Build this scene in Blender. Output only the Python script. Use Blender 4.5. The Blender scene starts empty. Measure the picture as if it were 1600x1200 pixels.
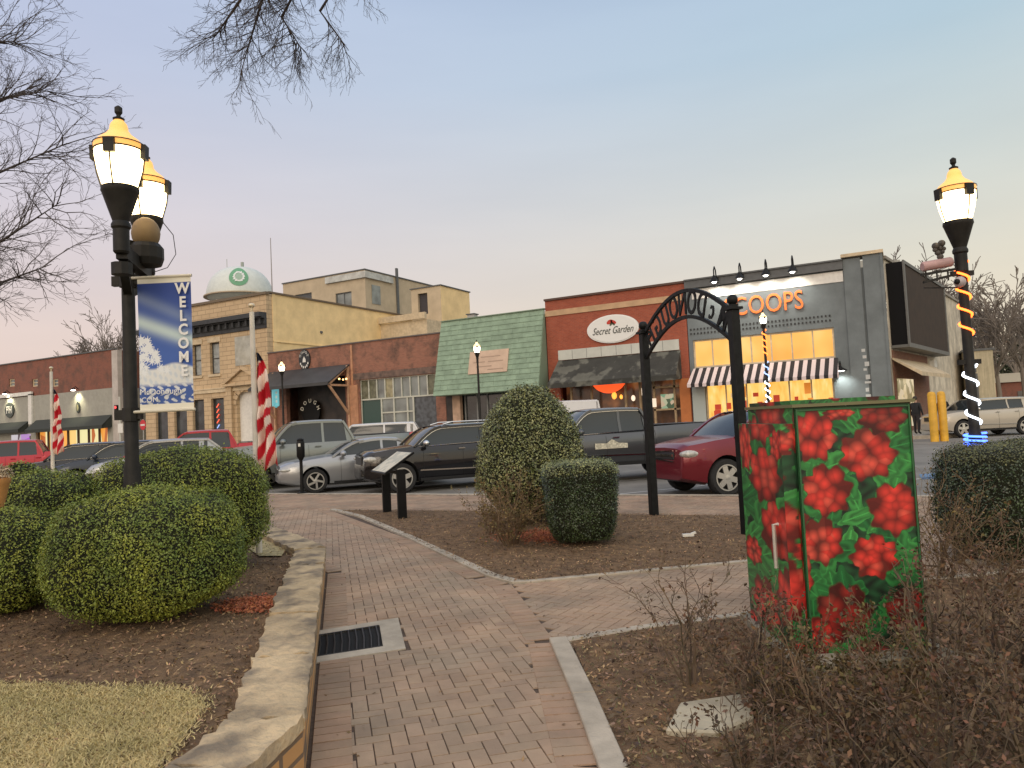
import bpy, bmesh, math, random
import numpy as np
from mathutils import Vector, Matrix
random.seed(7); rng = np.random.default_rng(7)
SC = bpy.context.scene
# ---------------- camera ----------------
FPX, PITCH, ROLL, YAW, EYE = 1155.0, 2.9, -2.8, 28.0, 1.6
cam = bpy.data.objects.new('camera', bpy.data.cameras.new('camera'))
SC.collection.objects.link(cam); SC.camera = cam
RC = (Matrix.Rotation(math.radians(YAW), 3, 'Z') @ Matrix.Rotation(math.radians(90+PITCH), 3, 'X')
      @ Matrix.Rotation(math.radians(ROLL), 3, 'Z'))
cam.rotation_euler = RC.to_euler(); cam.location = (0, 0, EYE)
cam.data.sensor_width = 36; cam.data.lens = 36*FPX/1600
cam.data.clip_start = .05; cam.data.clip_end = 3000
# ---------------- sky ----------------
W = bpy.data.worlds.new('World'); SC.world = W; W.use_nodes = True
nt = W.node_tree; N = nt.nodes; Lk = nt.links; N.clear()
wo = N.new('ShaderNodeOutputWorld'); bgd = N.new('ShaderNodeBackground')
tc = N.new('ShaderNodeTexCoord'); sp = N.new('ShaderNodeSeparateXYZ')
Lk.new(tc.outputs['Generated'], sp.inputs[0])
def ramp(nodes, stops):
    r = nodes.new('ShaderNodeValToRGB'); e = r.color_ramp.elements
    while len(e) < len(stops): e.new(.5)
    for k, (p, c) in enumerate(stops): e[k].position = p; e[k].color = (*c, 1)
    return r
def srgb(r, g, b):
    return tuple(((c/255)/12.92 if c <= 10 else ((c/255+.055)/1.055)**2.4) for c in (r, g, b))
left = ramp(N, [(0, srgb(200,180,172)), (.04, srgb(211,190,180)), (.13, srgb(213,196,190)), (.26, srgb(203,196,203)), (.42, srgb(184,191,212)), (.60, srgb(168,182,212)), (.95, srgb(150,168,200))])
right = ramp(N, [(0, srgb(220,204,178)), (.06, srgb(220,205,182)), (.16, srgb(212,206,190)), (.28, srgb(193,200,197)), (.42, srgb(168,190,203)), (.60, srgb(155,180,205)), (.95, srgb(140,164,198))])
Lk.new(sp.outputs['Z'], left.inputs[0]); Lk.new(sp.outputs['Z'], right.inputs[0])
dt = N.new('ShaderNodeVectorMath'); dt.operation = 'DOT_PRODUCT'; dt.inputs[1].default_value = (.883, .469, 0)
Lk.new(tc.outputs['Generated'], dt.inputs[0])
mr = N.new('ShaderNodeMapRange'); mr.inputs[1].default_value = -.5; mr.inputs[2].default_value = .5
Lk.new(dt.outputs['Value'], mr.inputs[0])
mx = N.new('ShaderNodeMix'); mx.data_type = 'RGBA'
Lk.new(mr.outputs[0], mx.inputs['Factor']); Lk.new(left.outputs[0], mx.inputs[6]); Lk.new(right.outputs[0], mx.inputs[7])
# sunset glow added behind the camera, set high as fill for the ground
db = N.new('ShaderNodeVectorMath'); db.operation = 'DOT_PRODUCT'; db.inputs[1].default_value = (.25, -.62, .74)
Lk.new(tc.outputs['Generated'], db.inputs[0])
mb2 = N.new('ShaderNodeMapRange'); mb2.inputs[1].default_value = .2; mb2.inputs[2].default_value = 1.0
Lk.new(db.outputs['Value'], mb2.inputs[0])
fill_glow = N.new('ShaderNodeMix'); fill_glow.data_type = 'RGBA'; fill_glow.blend_type = 'ADD'
fill_glow.inputs[7].default_value = (.95, .76, .52, 1)
# faint high haze streaks
ms_ = N.new('ShaderNodeMapping'); ms_.inputs['Scale'].default_value = (1.2, 1.2, 7); Lk.new(tc.outputs['Generated'], ms_.inputs[0])
cn = N.new('ShaderNodeTexNoise'); cn.inputs['Scale'].default_value = 1.6; cn.inputs['Detail'].default_value = 5; Lk.new(ms_.outputs[0], cn.inputs[0])
cr_ = ramp(N, [(.35, (.965, .965, .975)), (.65, (1.035, 1.025, 1.02))]); Lk.new(cn.outputs[0], cr_.inputs[0])
cm_ = N.new('ShaderNodeMix'); cm_.data_type = 'RGBA'; cm_.blend_type = 'MULTIPLY'; cm_.inputs['Factor'].default_value = 1
Lk.new(mx.outputs[2], cm_.inputs[6]); Lk.new(cr_.outputs[0], cm_.inputs[7])
Lk.new(mb2.outputs[0], fill_glow.inputs['Factor']); Lk.new(cm_.outputs[2], fill_glow.inputs[6])
sky = N.new('ShaderNodeTexSky'); sky.sky_type = 'NISHITA'; sky.sun_disc = False
SUN_EL, SUN_AZ = 4.0, 165.0
sky.sun_elevation = math.radians(SUN_EL); sky.sun_rotation = math.radians(SUN_AZ)
sk = N.new('ShaderNodeVectorMath'); sk.operation = 'SCALE'; sk.inputs['Scale'].default_value = .05
Lk.new(sky.outputs[0], sk.inputs[0])
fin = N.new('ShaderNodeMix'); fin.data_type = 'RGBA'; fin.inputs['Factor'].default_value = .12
Lk.new(fill_glow.outputs[2], fin.inputs[6]); Lk.new(sk.outputs[0], fin.inputs[7])
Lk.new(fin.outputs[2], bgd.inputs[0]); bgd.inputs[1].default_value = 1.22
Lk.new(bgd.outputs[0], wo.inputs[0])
sun = bpy.data.lights.new('sun', 'SUN'); sun.energy = .5; sun.angle = math.radians(25); sun.color = (1, .82, .62)
so = bpy.data.objects.new('sun', sun); SC.collection.objects.link(so)
so.rotation_euler = Vector((math.sin(math.radians(SUN_AZ)), math.cos(math.radians(SUN_AZ)), math.tan(math.radians(18)))).to_track_quat('Z', 'Y').to_euler()
vs = SC.view_settings; vs.view_transform = 'Standard'; vs.look = 'None'; vs.exposure = .1; vs.gamma = 1
# ---------------- projection helpers (pixels of the 1600x1200 photo -> points in the place) ----------------
def ray(x, y): return RC @ Vector(((x-800)/FPX, (600-y)/FPX, -1))
def G(x, y, z=0.0):
    r = ray(x, y); return Vector((0, 0, EYE)) + r*((z-EYE)/r.z)
def F(x, y, v=41.4):
    r = ray(x, y); return Vector((0, 0, EYE)) + r*(v/r.y)
def PD(x, d, z=0.0):
    fw = Vector((-math.sin(math.radians(YAW)), math.cos(math.radians(YAW)), 0))
    y = 650.0
    for _ in range(6):
        r = ray(x, y); t = d/r.dot(fw); zz = EYE+t*r.z
        y += (zz-z)*FPX/d
    return Vector((r.x*t, r.y*t, z))
# ---------------- object helpers ----------------
COL = SC.collection
ORG = {}
def tag(o, label=None, cat=None, group=None, kind=None):
    if label: o['label'] = label
    if cat: o['category'] = cat
    if group: o['group'] = group
    if kind: o['kind'] = kind
    return o
def thing(name, label, cat, loc, rot=0, group=None):
    o = bpy.data.objects.new(name, None); COL.objects.link(o); o.empty_display_size = .2
    o.location = loc; o.rotation_euler = (0, 0, rot)
    ORG[o.name] = Vector(loc)
    return tag(o, label, cat, group)
class MB:
    def __init__(s): s.v = []; s.f = []; s.m = []; s.c = 0
    def add(s, vs, fs):
        n = len(s.v); s.v += [tuple(p) for p in vs]
        s.f += [tuple(i+n for i in f) for f in fs]; s.m += [s.c]*len(fs); return s
    def poly(s, *p): return s.add(p, [tuple(range(len(p)))])
    def box(s, x0, x1, y0, y1, z0, z1):
        return s.add([(x, y, z) for z in (z0, z1) for x, y in ((x0, y0), (x1, y0), (x1, y1), (x0, y1))],
                     [(3, 2, 1, 0), (4, 5, 6, 7), (0, 1, 5, 4), (1, 2, 6, 5), (2, 3, 7, 6), (3, 0, 4, 7)])
    def beam(s, p, q, w, h, up=(0, 0, 1)):
        p = Vector(p); q = Vector(q); d = (q-p).normalized(); u = Vector(up)
        if abs(d.dot(u)) > .99: u = Vector((0, 1, 0)) if abs(d.y) < .9 else Vector((1, 0, 0))
        a = d.cross(u).normalized()*w/2; b = a.cross(d).normalized()*h/2
        return s.add([p-a-b, p+a-b, p+a+b, p-a+b, q-a-b, q+a-b, q+a+b, q-a+b],
                     [(3, 2, 1, 0), (4, 5, 6, 7), (0, 1, 5, 4), (1, 2, 6, 5), (2, 3, 7, 6), (3, 0, 4, 7)])
    def prism(s, pts, z0, z1):
        n = len(pts)
        z0 = z0 if isinstance(z0, (list, tuple)) else [z0]*n; z1 = z1 if isinstance(z1, (list, tuple)) else [z1]*n
        return s.add([(p[0], p[1], z) for p, z in zip(pts, z0)]+[(p[0], p[1], z) for p, z in zip(pts, z1)],
                     [tuple(range(n))[::-1], tuple(range(n, 2*n))]+[(i, (i+1) % n, (i+1) % n+n, i+n) for i in range(n)])
    def extr(s, pts, off):      # 3D polygon extruded by a vector
        n = len(pts); o = Vector(off); a = [Vector(p) for p in pts]
        return s.add(a+[p+o for p in a], [tuple(range(n))[::-1], tuple(range(n, 2*n))]+[(i, (i+1) % n, (i+1) % n+n, i+n) for i in range(n)])
    def tube(s, ps, rs, n=6, cap=True):
        ps = [Vector(p) for p in ps]
        if not isinstance(rs, (list, tuple)): rs = [rs]*len(ps)
        k = len(ps); vs = []; fs = []; ref = None
        for i, p in enumerate(ps):
            d = (ps[min(i+1, k-1)]-ps[max(i-1, 0)])
            d = d.normalized() if d.length > 1e-9 else Vector((0, 0, 1))
            if ref is None: ref = Vector((1, 0, 0)) if abs(d.x) < .8 else Vector((0, 1, 0))
            a = (ref-d*ref.dot(d)).normalized(); ref = a; b = d.cross(a)
            for j in range(n):
                t = 2*math.pi*j/n; vs.append(p+(a*math.cos(t)+b*math.sin(t))*rs[i])
        for i in range(k-1):
            for j in range(n):
                fs.append((i*n+j, i*n+(j+1) % n, (i+1)*n+(j+1) % n, (i+1)*n+j))
        if cap and n > 2: fs += [tuple(range(n))[::-1], tuple(range((k-1)*n, k*n))]
        return s.add(vs, fs)
    def lathe(s, prof, c=(0, 0, 0), n=20, axis='z', cap=True):
        c = Vector(c); vs = []; fs = []; k = len(prof)
        for r, h in prof:
            for j in range(n):
                t = 2*math.pi*j/n; a, b = r*math.cos(t), r*math.sin(t)
                vs.append(c+(Vector((a, b, h)) if axis == 'z' else Vector((a, h, b)) if axis == 'y' else Vector((h, a, b))))
        for i in range(k-1):
            for j in range(n): fs.append((i*n+j, i*n+(j+1) % n, (i+1)*n+(j+1) % n, (i+1)*n+j))
        if cap: fs += [tuple(range(n))[::-1], tuple(range((k-1)*n, k*n))]
        return s.add(vs, fs)
    def ell(s, c, r, n=14, m=9):
        r = r if isinstance(r, (tuple, list)) else (r, r, r); vs = []; fs = []
        for i in range(m+1):
            ph = math.pi*i/m-math.pi/2
            for j in range(n):
                t = 2*math.pi*j/n; vs.append((c[0]+r[0]*math.cos(ph)*math.cos(t), c[1]+r[1]*math.cos(ph)*math.sin(t), c[2]+r[2]*math.sin(ph)))
        for i in range(m):
            for j in range(n): fs.append((i*n+j, i*n+(j+1) % n, (i+1)*n+(j+1) % n, (i+1)*n+j))
        return s.add(vs, fs)
    def build(s, name, mats, parent=None, origin=None, world=True, smooth=0, bevel=0, merge=False):
        me = bpy.data.meshes.new(name)
        if parent is not None: o0 = ORG.get(parent.name, Vector()) if world else Vector()
        else: o0 = Vector(origin) if origin is not None else Vector()
        me.from_pydata([(p[0]-o0.x, p[1]-o0.y, p[2]-o0.z) for p in s.v], [], s.f)
        mats = mats if isinstance(mats, (list, tuple)) else [mats]
        for m in mats: me.materials.append(m)
        if len(mats) > 1: me.polygons.foreach_set('material_index', s.m)
        bm = bmesh.new(); bm.from_mesh(me)
        if merge or smooth: bmesh.ops.remove_doubles(bm, verts=bm.verts, dist=1e-5)
        bmesh.ops.recalc_face_normals(bm, faces=bm.faces)
        if bevel: bmesh.ops.bevel(bm, geom=[e for e in bm.edges if len(e.link_faces) == 2 and e.calc_face_angle(0) > .5], offset=bevel, segments=1, affect='EDGES')
        bm.to_mesh(me); bm.free()
        if smooth:
            me.shade_smooth(); me.set_sharp_from_angle(angle=math.radians(smooth))
        o = bpy.data.objects.new(name, me); COL.objects.link(o)
        if parent is not None: o.parent = parent; ORG[o.name] = o0
        else: o.location = o0; ORG[o.name] = o0
        return o
def bulk(name, verts, faces, mat, parent=None, origin=None):   # numpy verts (n,3), faces (m,k)
    me = bpy.data.meshes.new(name); n, m, k = len(verts), len(faces), faces.shape[1]
    o0 = np.array(ORG.get(parent.name, Vector()) if parent is not None else (origin if origin is not None else (0, 0, 0)))
    me.vertices.add(n); me.vertices.foreach_set('co', (verts-o0).astype(np.float32).ravel())
    me.loops.add(m*k); me.loops.foreach_set('vertex_index', faces.astype(np.int32).ravel())
    me.polygons.add(m); me.polygons.foreach_set('loop_start', np.arange(0, m*k, k, dtype=np.int32))
    me.polygons.foreach_set('loop_total', np.full(m, k, dtype=np.int32))
    me.update(calc_edges=True); me.shade_flat(); me.materials.append(mat)
    o = bpy.data.objects.new(name, me); COL.objects.link(o)
    if parent is not None: o.parent = parent
    elif origin is not None: o.location = origin
    ORG[o.name] = Vector(o0)
    return o
def struct(mb, name, m, **k): o = mb.build(name, m, **k); o['kind'] = 'structure'; return o
def text(s, size, m, name, parent, loc, rot=(90, 0, 0), ext=.01, shear=0, sx=1, align='CENTER', bold=0, font_sp=1, mirror=False):
    cu = bpy.data.curves.new('txt', 'FONT'); cu.body = s; cu.size = size; cu.extrude = ext; cu.shear = shear
    cu.align_x = align; cu.align_y = 'CENTER'; cu.offset = bold; cu.space_character = font_sp; cu.resolution_u = 3
    o = bpy.data.objects.new('txt', cu); COL.objects.link(o)
    dg = bpy.context.evaluated_depsgraph_get(); me = bpy.data.meshes.new_from_object(o.evaluated_get(dg))
    bpy.data.objects.remove(o); bpy.data.curves.remove(cu)
    R = rot if isinstance(rot, Matrix) else (Matrix.Rotation(math.radians(rot[2]), 4, 'Z') @ Matrix.Rotation(math.radians(rot[1]), 4, 'Y') @ Matrix.Rotation(math.radians(rot[0]), 4, 'X'))
    o0 = ORG.get(parent.name, Vector()) if parent is not None else Vector()
    me.transform(Matrix.Translation(Vector(loc)-o0) @ R @ Matrix.Diagonal((sx*(-1 if mirror else 1), 1, 1, 1)))
    me.materials.clear(); me.materials.append(m); me.name = name
    ob = bpy.data.objects.new(name, me); COL.objects.link(ob)
    if parent is not None: ob.parent = parent; ORG[ob.name] = o0
    return ob
# ---------------- materials ----------------
def mat(name, col, rough=.7, metal=0, var=.0, scale=4, bump=0, bscale=40, emit=None, es=1, coat=0, island=0, col2=None, grime=0, spec=.5, det=4, stretch=None, lo=.35, hi=.65):
    m = bpy.data.materials.new(name); m.use_nodes = True; n = m.node_tree.nodes; l = m.node_tree.links
    b = n['Principled BSDF']; b.inputs['Base Color'].default_value = (*col, 1); b.inputs['Roughness'].default_value = rough
    b.inputs['Metallic'].default_value = metal; b.inputs['Coat Weight'].default_value = coat; b.inputs['Specular IOR Level'].default_value = spec
    t = n.new('ShaderNodeTexCoord'); vec = t.outputs['Object']
    if stretch:
        mp = n.new('ShaderNodeMapping'); mp.inputs['Scale'].default_value = stretch; l.new(vec, mp.inputs[0]); vec = mp.outputs[0]
    cur = None
    if var or col2:
        nz = n.new('ShaderNodeTexNoise'); nz.inputs['Scale'].default_value = scale; nz.inputs['Detail'].default_value = det; l.new(vec, nz.inputs[0])
        c2 = col2 or tuple(c*(1-var) for c in col); c1 = col if col2 else tuple(min(1, c*(1+var)) for c in col)
        r = ramp(n, [(lo, c2), (hi, c1)]); l.new(nz.outputs[0], r.inputs[0]); cur = r.outputs[0]
    if island:
        g = n.new('ShaderNodeNewGeometry'); hs = n.new('ShaderNodeHueSaturation')
        mr_ = n.new('ShaderNodeMapRange'); mr_.inputs[3].default_value = 1-island; mr_.inputs[4].default_value = 1+island
        l.new(g.outputs['Random Per Island'], mr_.inputs[0]); l.new(mr_.outputs[0], hs.inputs['Value'])
        mr2 = n.new('ShaderNodeMapRange'); mr2.inputs[3].default_value = .5-.03*island; mr2.inputs[4].default_value = .5+.03*island
        ml = n.new('ShaderNodeMath'); ml.operation = 'MULTIPLY'; ml.inputs[1].default_value = 7.31; fr = n.new('ShaderNodeMath'); fr.operation = 'FRACT'
        l.new(g.outputs['Random Per Island'], ml.inputs[0]); l.new(ml.outputs[0], fr.inputs[0]); l.new(fr.outputs[0], mr2.inputs[0]); l.new(mr2.outputs[0], hs.inputs['Hue'])
        if cur: l.new(cur, hs.inputs['Color'])
        else: hs.inputs['Color'].default_value = (*col, 1)
        cur = hs.outputs[0]
    if grime:
        g1 = n.new('ShaderNodeTexNoise'); g1.inputs['Scale'].default_value = 1.1; g1.inputs['Detail'].default_value = 8; g1.inputs['Roughness'].default_value = .7
        l.new(t.outputs['Object'], g1.inputs[0])
        r = ramp(n, [(.38, (1-grime,)*3), (.6, (1, 1, 1))]); l.new(g1.outputs[0], r.inputs[0])
        mm = n.new('ShaderNodeMix'); mm.data_type = 'RGBA'; mm.blend_type = 'MULTIPLY'; mm.inputs['Factor'].default_value = 1
        if cur: l.new(cur, mm.inputs[6])
        else: mm.inputs[6].default_value = (*col, 1)
        l.new(r.outputs[0], mm.inputs[7]); cur = mm.outputs[2]
    if cur: l.new(cur, b.inputs['Base Color'])
    if bump:
        bn = n.new('ShaderNodeTexNoise'); bn.inputs['Scale'].default_value = bscale; bn.inputs['Detail'].default_value = 5; l.new(vec, bn.inputs[0])
        bp = n.new('ShaderNodeBump'); bp.inputs['Strength'].default_value = bump; bp.inputs['Distance'].default_value = .02
        l.new(bn.outputs[0], bp.inputs['Height']); l.new(bp.outputs[0], b.inputs['Normal'])
    if emit: b.inputs['Emission Color'].default_value = (*emit, 1); b.inputs['Emission Strength'].default_value = es
    return m
def brick_mat(name, c1, c2, mortar, bw=.21, bh=.075, ms=.012, rough=.85, stain=None, bump=.4, squash=.5, dark=.35):
    m = bpy.data.materials.new(name); m.use_nodes = True; n = m.node_tree.nodes; l = m.node_tree.links; b = n['Principled BSDF']
    b.inputs['Roughness'].default_value = rough
    t = n.new('ShaderNodeTexCoord'); s = n.new('ShaderNodeSeparateXYZ'); l.new(t.outputs['Object'], s.inputs[0])
    a = n.new('ShaderNodeMath'); a.operation = 'ADD'; l.new(s.outputs[0], a.inputs[0]); l.new(s.outputs[1], a.inputs[1])
    c = n.new('ShaderNodeCombineXYZ'); l.new(a.outputs[0], c.inputs[0]); l.new(s.outputs[2], c.inputs[1])
    br = n.new('ShaderNodeTexBrick'); l.new(c.outputs[0], br.inputs[0]); br.offset = squash
    for k, v in (('Color1', c1), ('Color2', c2), ('Mortar', mortar)): br.inputs[k].default_value = (*v, 1)
    for k, v in (('Scale', 1), ('Mortar Size', ms), ('Brick Width', bw), ('Row Height', bh), ('Bias', 0), ('Mortar Smooth', .2)): br.inputs[k].default_value = v
    nz = n.new('ShaderNodeTexNoise'); nz.inputs['Scale'].default_value = .9; nz.inputs['Detail'].default_value = 9; nz.inputs['Roughness'].default_value = .7; l.new(t.outputs['Object'], nz.inputs[0])
    st = stain or tuple(x*(1-dark) for x in c1)
    r = ramp(n, [(.36, (1, 1, 1)), (.52, (0, 0, 0))]); l.new(nz.outputs[0], r.inputs[0])
    mm = n.new('ShaderNodeMix'); mm.data_type = 'RGBA'; l.new(r.outputs[0], mm.inputs['Factor']); l.new(br.outputs[0], mm.inputs[6]); mm.inputs[7].default_value = (*st, 1)
    sc_ = n.new('ShaderNodeMath'); sc_.operation = 'MULTIPLY'; sc_.inputs[1].default_value = .75 if stain else .5; l.new(r.outputs[0], sc_.inputs[0]); l.new(sc_.outputs[0], mm.inputs['Factor'])
    l.new(mm.outputs[2], b.inputs['Base Color'])
    bp = n.new('ShaderNodeBump'); bp.inputs['Strength'].default_value = bump; bp.inputs['Distance'].default_value = .01; bp.invert = True
    l.new(br.outputs['Fac'], bp.inputs['Height']); l.new(bp.outputs[0], b.inputs['Normal'])
    return m
def glow_mat(name, stops, es, scale=(1, 1, 1), nscale=1.5, vor=False):    # lit interior seen through shop glass
    m = bpy.data.materials.new(name); m.use_nodes = True; n = m.node_tree.nodes; l = m.node_tree.links; b = n['Principled BSDF']
    b.inputs['Roughness'].default_value = .15; b.inputs['Base Color'].default_value = (.05, .04, .03, 1)
    t = n.new('ShaderNodeTexCoord'); mp = n.new('ShaderNodeMapping'); mp.inputs['Scale'].default_value = scale; l.new(t.outputs['Object'], mp.inputs[0])
    nz = n.new('ShaderNodeTexVoronoi' if vor else 'ShaderNodeTexNoise'); nz.inputs['Scale'].default_value = nscale; l.new(mp.outputs[0], nz.inputs[0])
    r = ramp(n, stops); l.new(nz.outputs['Color' if vor else 0], r.inputs[0])
    l.new(r.outputs[0], b.inputs['Emission Color']); b.inputs['Emission Strength'].default_value = es
    return m
# ---------------- setting: street, paving, beds ----------------
M_asph = mat('asphalt', (.20,.188,.165), .85, var=.15, scale=.7, bump=.35, bscale=60, grime=.15)
M_conc = mat('concrete', (.34,.31,.26), .85, var=.12, scale=3, bump=.25, bscale=50, grime=.2)
M_kerb = mat('kerb_concrete', (.46,.40,.31), .85, var=.12, scale=6, bump=.3, bscale=60, grime=.3)
M_mort = mat('paving_joint', (.085,.058,.04), .95, var=.2, scale=30)
M_brickp = mat('paver', (.42,.285,.185), .85, col2=(.34,.255,.175), scale=1.3, bump=.2, bscale=90, island=.09, grime=.3)
M_sold = mat('edge_paver', (.41,.27,.175), .85, col2=(.33,.24,.16), scale=2.3, bump=.2, bscale=90, island=.09, grime=.3)
M_mulch = mat('mulch', (.24,.145,.07), .95, col2=(.095,.056,.03), scale=9, bump=1, bscale=70, det=8, lo=.3, hi=.7)
M_soil = mat('red_soil', (.34,.11,.05), .95, var=.3, scale=12, bump=.8, bscale=50)
M_lawn = mat('lawn_soil', (.42,.34,.17), .95, var=.3, scale=14, bump=.8, bscale=60)
M_paint = mat('road_paint', (.55,.54,.5), .7, var=.1, scale=4, grime=.35)
M_blue = mat('blue_paint', (.12,.22,.36), .7, grime=.4)
m = MB(); m.poly((-1500,-600,-.104),(1500,-600,-.104),(1500,1600,-.104),(-1500,1600,-.104)); struct(m, 'ground', mat('far_ground', (.14,.12,.09), .95, var=.2, scale=.05))
m = MB(); m.poly((-130,14.3,-.1),(60,14.3,-.1),(60,90,-.1),(-130,90,-.1)); struct(m, 'road', M_asph)
m = MB()
for k in range(26):                       # angled parking bay lines along the near kerb
    x = -88+k*3.4; m.poly((x,14.5,-.096),(x+.12,14.5,-.096),(x+3.6,19.2,-.096),(x+3.48,19.2,-.096))
m.box(-90,-14,24.9,25.02,-.098,-.096)
struct(m, 'road_marking', M_paint)
m = MB(); p = [G(1436,741,-.096), G(1474,738,-.096), G(1476,747,-.096), G(1440,749,-.096)]; m.poly(*p); struct(m, 'blue_road_marking', M_blue)
m = MB(); m.prism([(-130,38.2),(-.5,38.2),(1.4,38.8),(2.6,40.4),(4.2,52),(7,70),(-3,70),(-3,60),(-130,60)], -.1, .05); struct(m, 'far_pavement', M_conc)
m = MB(); m.prism([(-130,38.04),(-.45,38.04),(1.5,38.66),(2.75,40.3),(2.6,40.4),(1.4,38.8),(-.5,38.2),(-130,38.2)], -.1, .054); struct(m, 'far_kerb', M_kerb)
# park platform
m = MB(); m.prism([(-60,-14),(26,-14),(26,14.3),(-60,14.3)], -.5, -.008); struct(m, 'paving_base', M_mort)
m = MB(); m.box(-60,26,14.3,14.46,-.12,.006); struct(m, 'street_kerb', M_kerb)
def inpoly(x, y, P):
    c = False; n = len(P)
    for i in range(n):
        x1, y1 = P[i][0], P[i][1]; x2, y2 = P[i-1][0], P[i-1][1]
        if (y1 > y) != (y2 > y) and x < (x2-x1)*(y-y1)/(y2-y1)+x1: c = not c
    return c
def pdist(x, y, L):
    b = 1e9
    for i in range(len(L)-1):
        ax, ay = L[i][0], L[i][1]; dx, dy = L[i+1][0]-ax, L[i+1][1]-ay
        t = max(0, min(1, ((x-ax)*dx+(y-ay)*dy)/(dx*dx+dy*dy+1e-9))); b = min(b, math.hypot(x-ax-t*dx, y-ay-t*dy))
    return b
WO = [Vector((-1.75,-.6,0)), Vector((-2.1,.9,0)), G(385,1200,.3), G(476,1116,.3), G(509,853,.3), G(420,818,.3), Vector((-13.6,10.8,0)), Vector((-20,11.3,0))]   # outer line of the wall
midbed = [G(515,797), G(560,808), G(640,843), G(720,882), G(762,902), G(800,912), G(830,911), G(1162,880), G(1260,870), G(1290,850), G(1330,809), (-4,11.5), (-7,11.57)]
nearbed = [G(984,1210), G(930,1088), G(891,1000), G(1000,982), G(1162,961), G(1434,908), G(1640,890), (5.5,7.2), (6,1), (1,-1), (-.95,1.9)]
hedgebed = [G(1500,880), G(1640,876), (5,9.6), (2.2,10.6), (.4,10.4), G(1478,830)]
leftbed = [(p.x-.05, p.y) for p in WO]+[(-40,11.3),(-40,-8),(-1.5,-8)]
GR = [G(492,987), G(622,966), G(634,1014), G(488,1037)]
gr_c = sum(GR, Vector())/4; ax = (WO[4]-WO[3]).normalized(); ax.z = 0; ax.normalize(); ay = Vector((ax.y, -ax.x, 0))   # ax along wall, ay away from it
beds = [midbed, nearbed, hedgebed, leftbed]
main_e = [(p[0], p[1]) for p in (G(515,797), G(640,843), G(762,902), G(800,913), G(869,1004), G(940,1200), (-.95,1.9), (-.3,-1))]
def herring(region, ang, org, xr, yr, edge=None):
    ca, sa = math.cos(ang), math.sin(ang); out = []; g = .0024; w = .088
    for i in range(*xr):
        for j in range(*yr):
            t = (i-j) % 4
            if t == 0: a = (i*w, (i+2)*w, j*w, (j+1)*w)
            elif t == 3: a = (i*w, (i+1)*w, j*w, (j+2)*w)
            else: continue
            cx, cy = (a[0]+a[1])/2, (a[2]+a[3])/2; X, Y = org[0]+cx*ca-cy*sa, org[1]+cx*sa+cy*ca
            if not region(X, Y): continue
            out.append([(org[0]+x*ca-y*sa, org[1]+x*sa+y*ca) for x, y in ((a[0]+g, a[2]+g), (a[1]-g, a[2]+g), (a[1]-g, a[3]-g), (a[0]+g, a[3]-g))])
    return out
def lay(name, bricks, m, z=0.0):
    n = len(bricks); V = np.zeros((n, 8, 3)); B = np.array(bricks); c = B.mean(1, keepdims=True)
    zz = z+rng.normal(0, .0007, (n, 1)); tilt = rng.normal(0, .0006, (n, 4))
    V[:, :4, :2] = B; V[:, :4, 2] = z-.008; V[:, 4:, :2] = c+(B-c)*.975; V[:, 4:, 2] = zz+tilt
    V = V.reshape(-1, 3); b = (np.arange(n)*8)[:, None]
    fs = np.concatenate([b+np.array(q) for q in ((4,5,6,7), (0,1,5,4), (1,2,6,5), (2,3,7,6), (3,0,4,7))])
    o = bulk(name, V, fs, m); o['kind'] = 'structure'; return o
BB = [[(p[0], p[1]) for p in b] for b in beds]; GRl = [(p.x, p.y) for p in GR]
Lw = [(p.x, p.y) for p in WO]
def free(x, y): return not any(inpoly(x, y, b) for b in BB) and not inpoly(x, y, GRl)
def side_main(x, y):
    if y > 6.46: return x <= -3.55
    return x < (-3.55+(6.46-y)*(-2.34+3.55)/(6.46-4.87) if y > 4.87 else -2.34+(4.87-y)*.62)
def in_main(x, y):   # left of the line joining the kerb corners
    if y > 11.45 or y < -.6: return False
    if not free(x, y) or x < -16: return False
    if y > 6.46: side = True
    else:
        xe = -3.55+(6.46-y)*(-2.34+3.55)/(6.46-4.87) if y > 4.87 else -2.34+(4.87-y)*.62
        side = x < xe
    if not side: return False
    if y > 6.46 and x > -3.55: return False
    return pdist(x, y, Lw) > .15 and pdist(x, y, main_e) > .14
near_main = herring(in_main, math.radians(42.0), (-2.6, 2.6), (-52, 52), (-52, 172))
lay('brick_path', near_main, M_brickp)
def in_cross(x, y):
    if y > 11.45 or x > 9: return False
    return free(x, y) and not side_main(x, y) and y > 4.0
lay('brick_cross_path', herring(in_cross, math.radians(40-45), (-2.6, 5.9), (-35, 140), (-35, 95)), M_brickp)
lay('brick_pavement', herring(lambda x, y: 11.66 < y < 14.2 and -22 < x < 12, 0, (-10, 11.7), (-145, 255), (-2, 31)), M_sold)
def soldier(L, off, w=.2, step=.1):
    out = []
    for i in range(len(L)-1):
        a, b = Vector((*L[i][:2], 0)), Vector((*L[i+1][:2], 0)); d = b-a; n = int(d.length/step); d.normalize(); q = Vector((d.y, -d.x, 0))*(1 if off > 0 else -1); o = abs(off)
        for k in range(n):
            p = a+d*(k+.04)*d.length*step; p2 = a+d*(k+.96)*step; p = a+d*(k+.04)*step
            c = (p+p2)/2+q*(o+w/2)
            if inpoly(c.x, c.y, GRl): continue
            out.append([tuple(v[:2]) for v in (p+q*o, p2+q*o, p2+q*(o+w), p+q*(o+w))])
    return out
lay('path_edge_course', soldier(Lw[1:6], .01)+soldier(main_e, .005), M_sold, .0035)
lay('pavement_edge_course', soldier([(-22,11.46),(12,11.46)], -.0)+soldier([(-22,14.3),(12,14.3)], .0, w=.1), M_sold, .0005)
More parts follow.
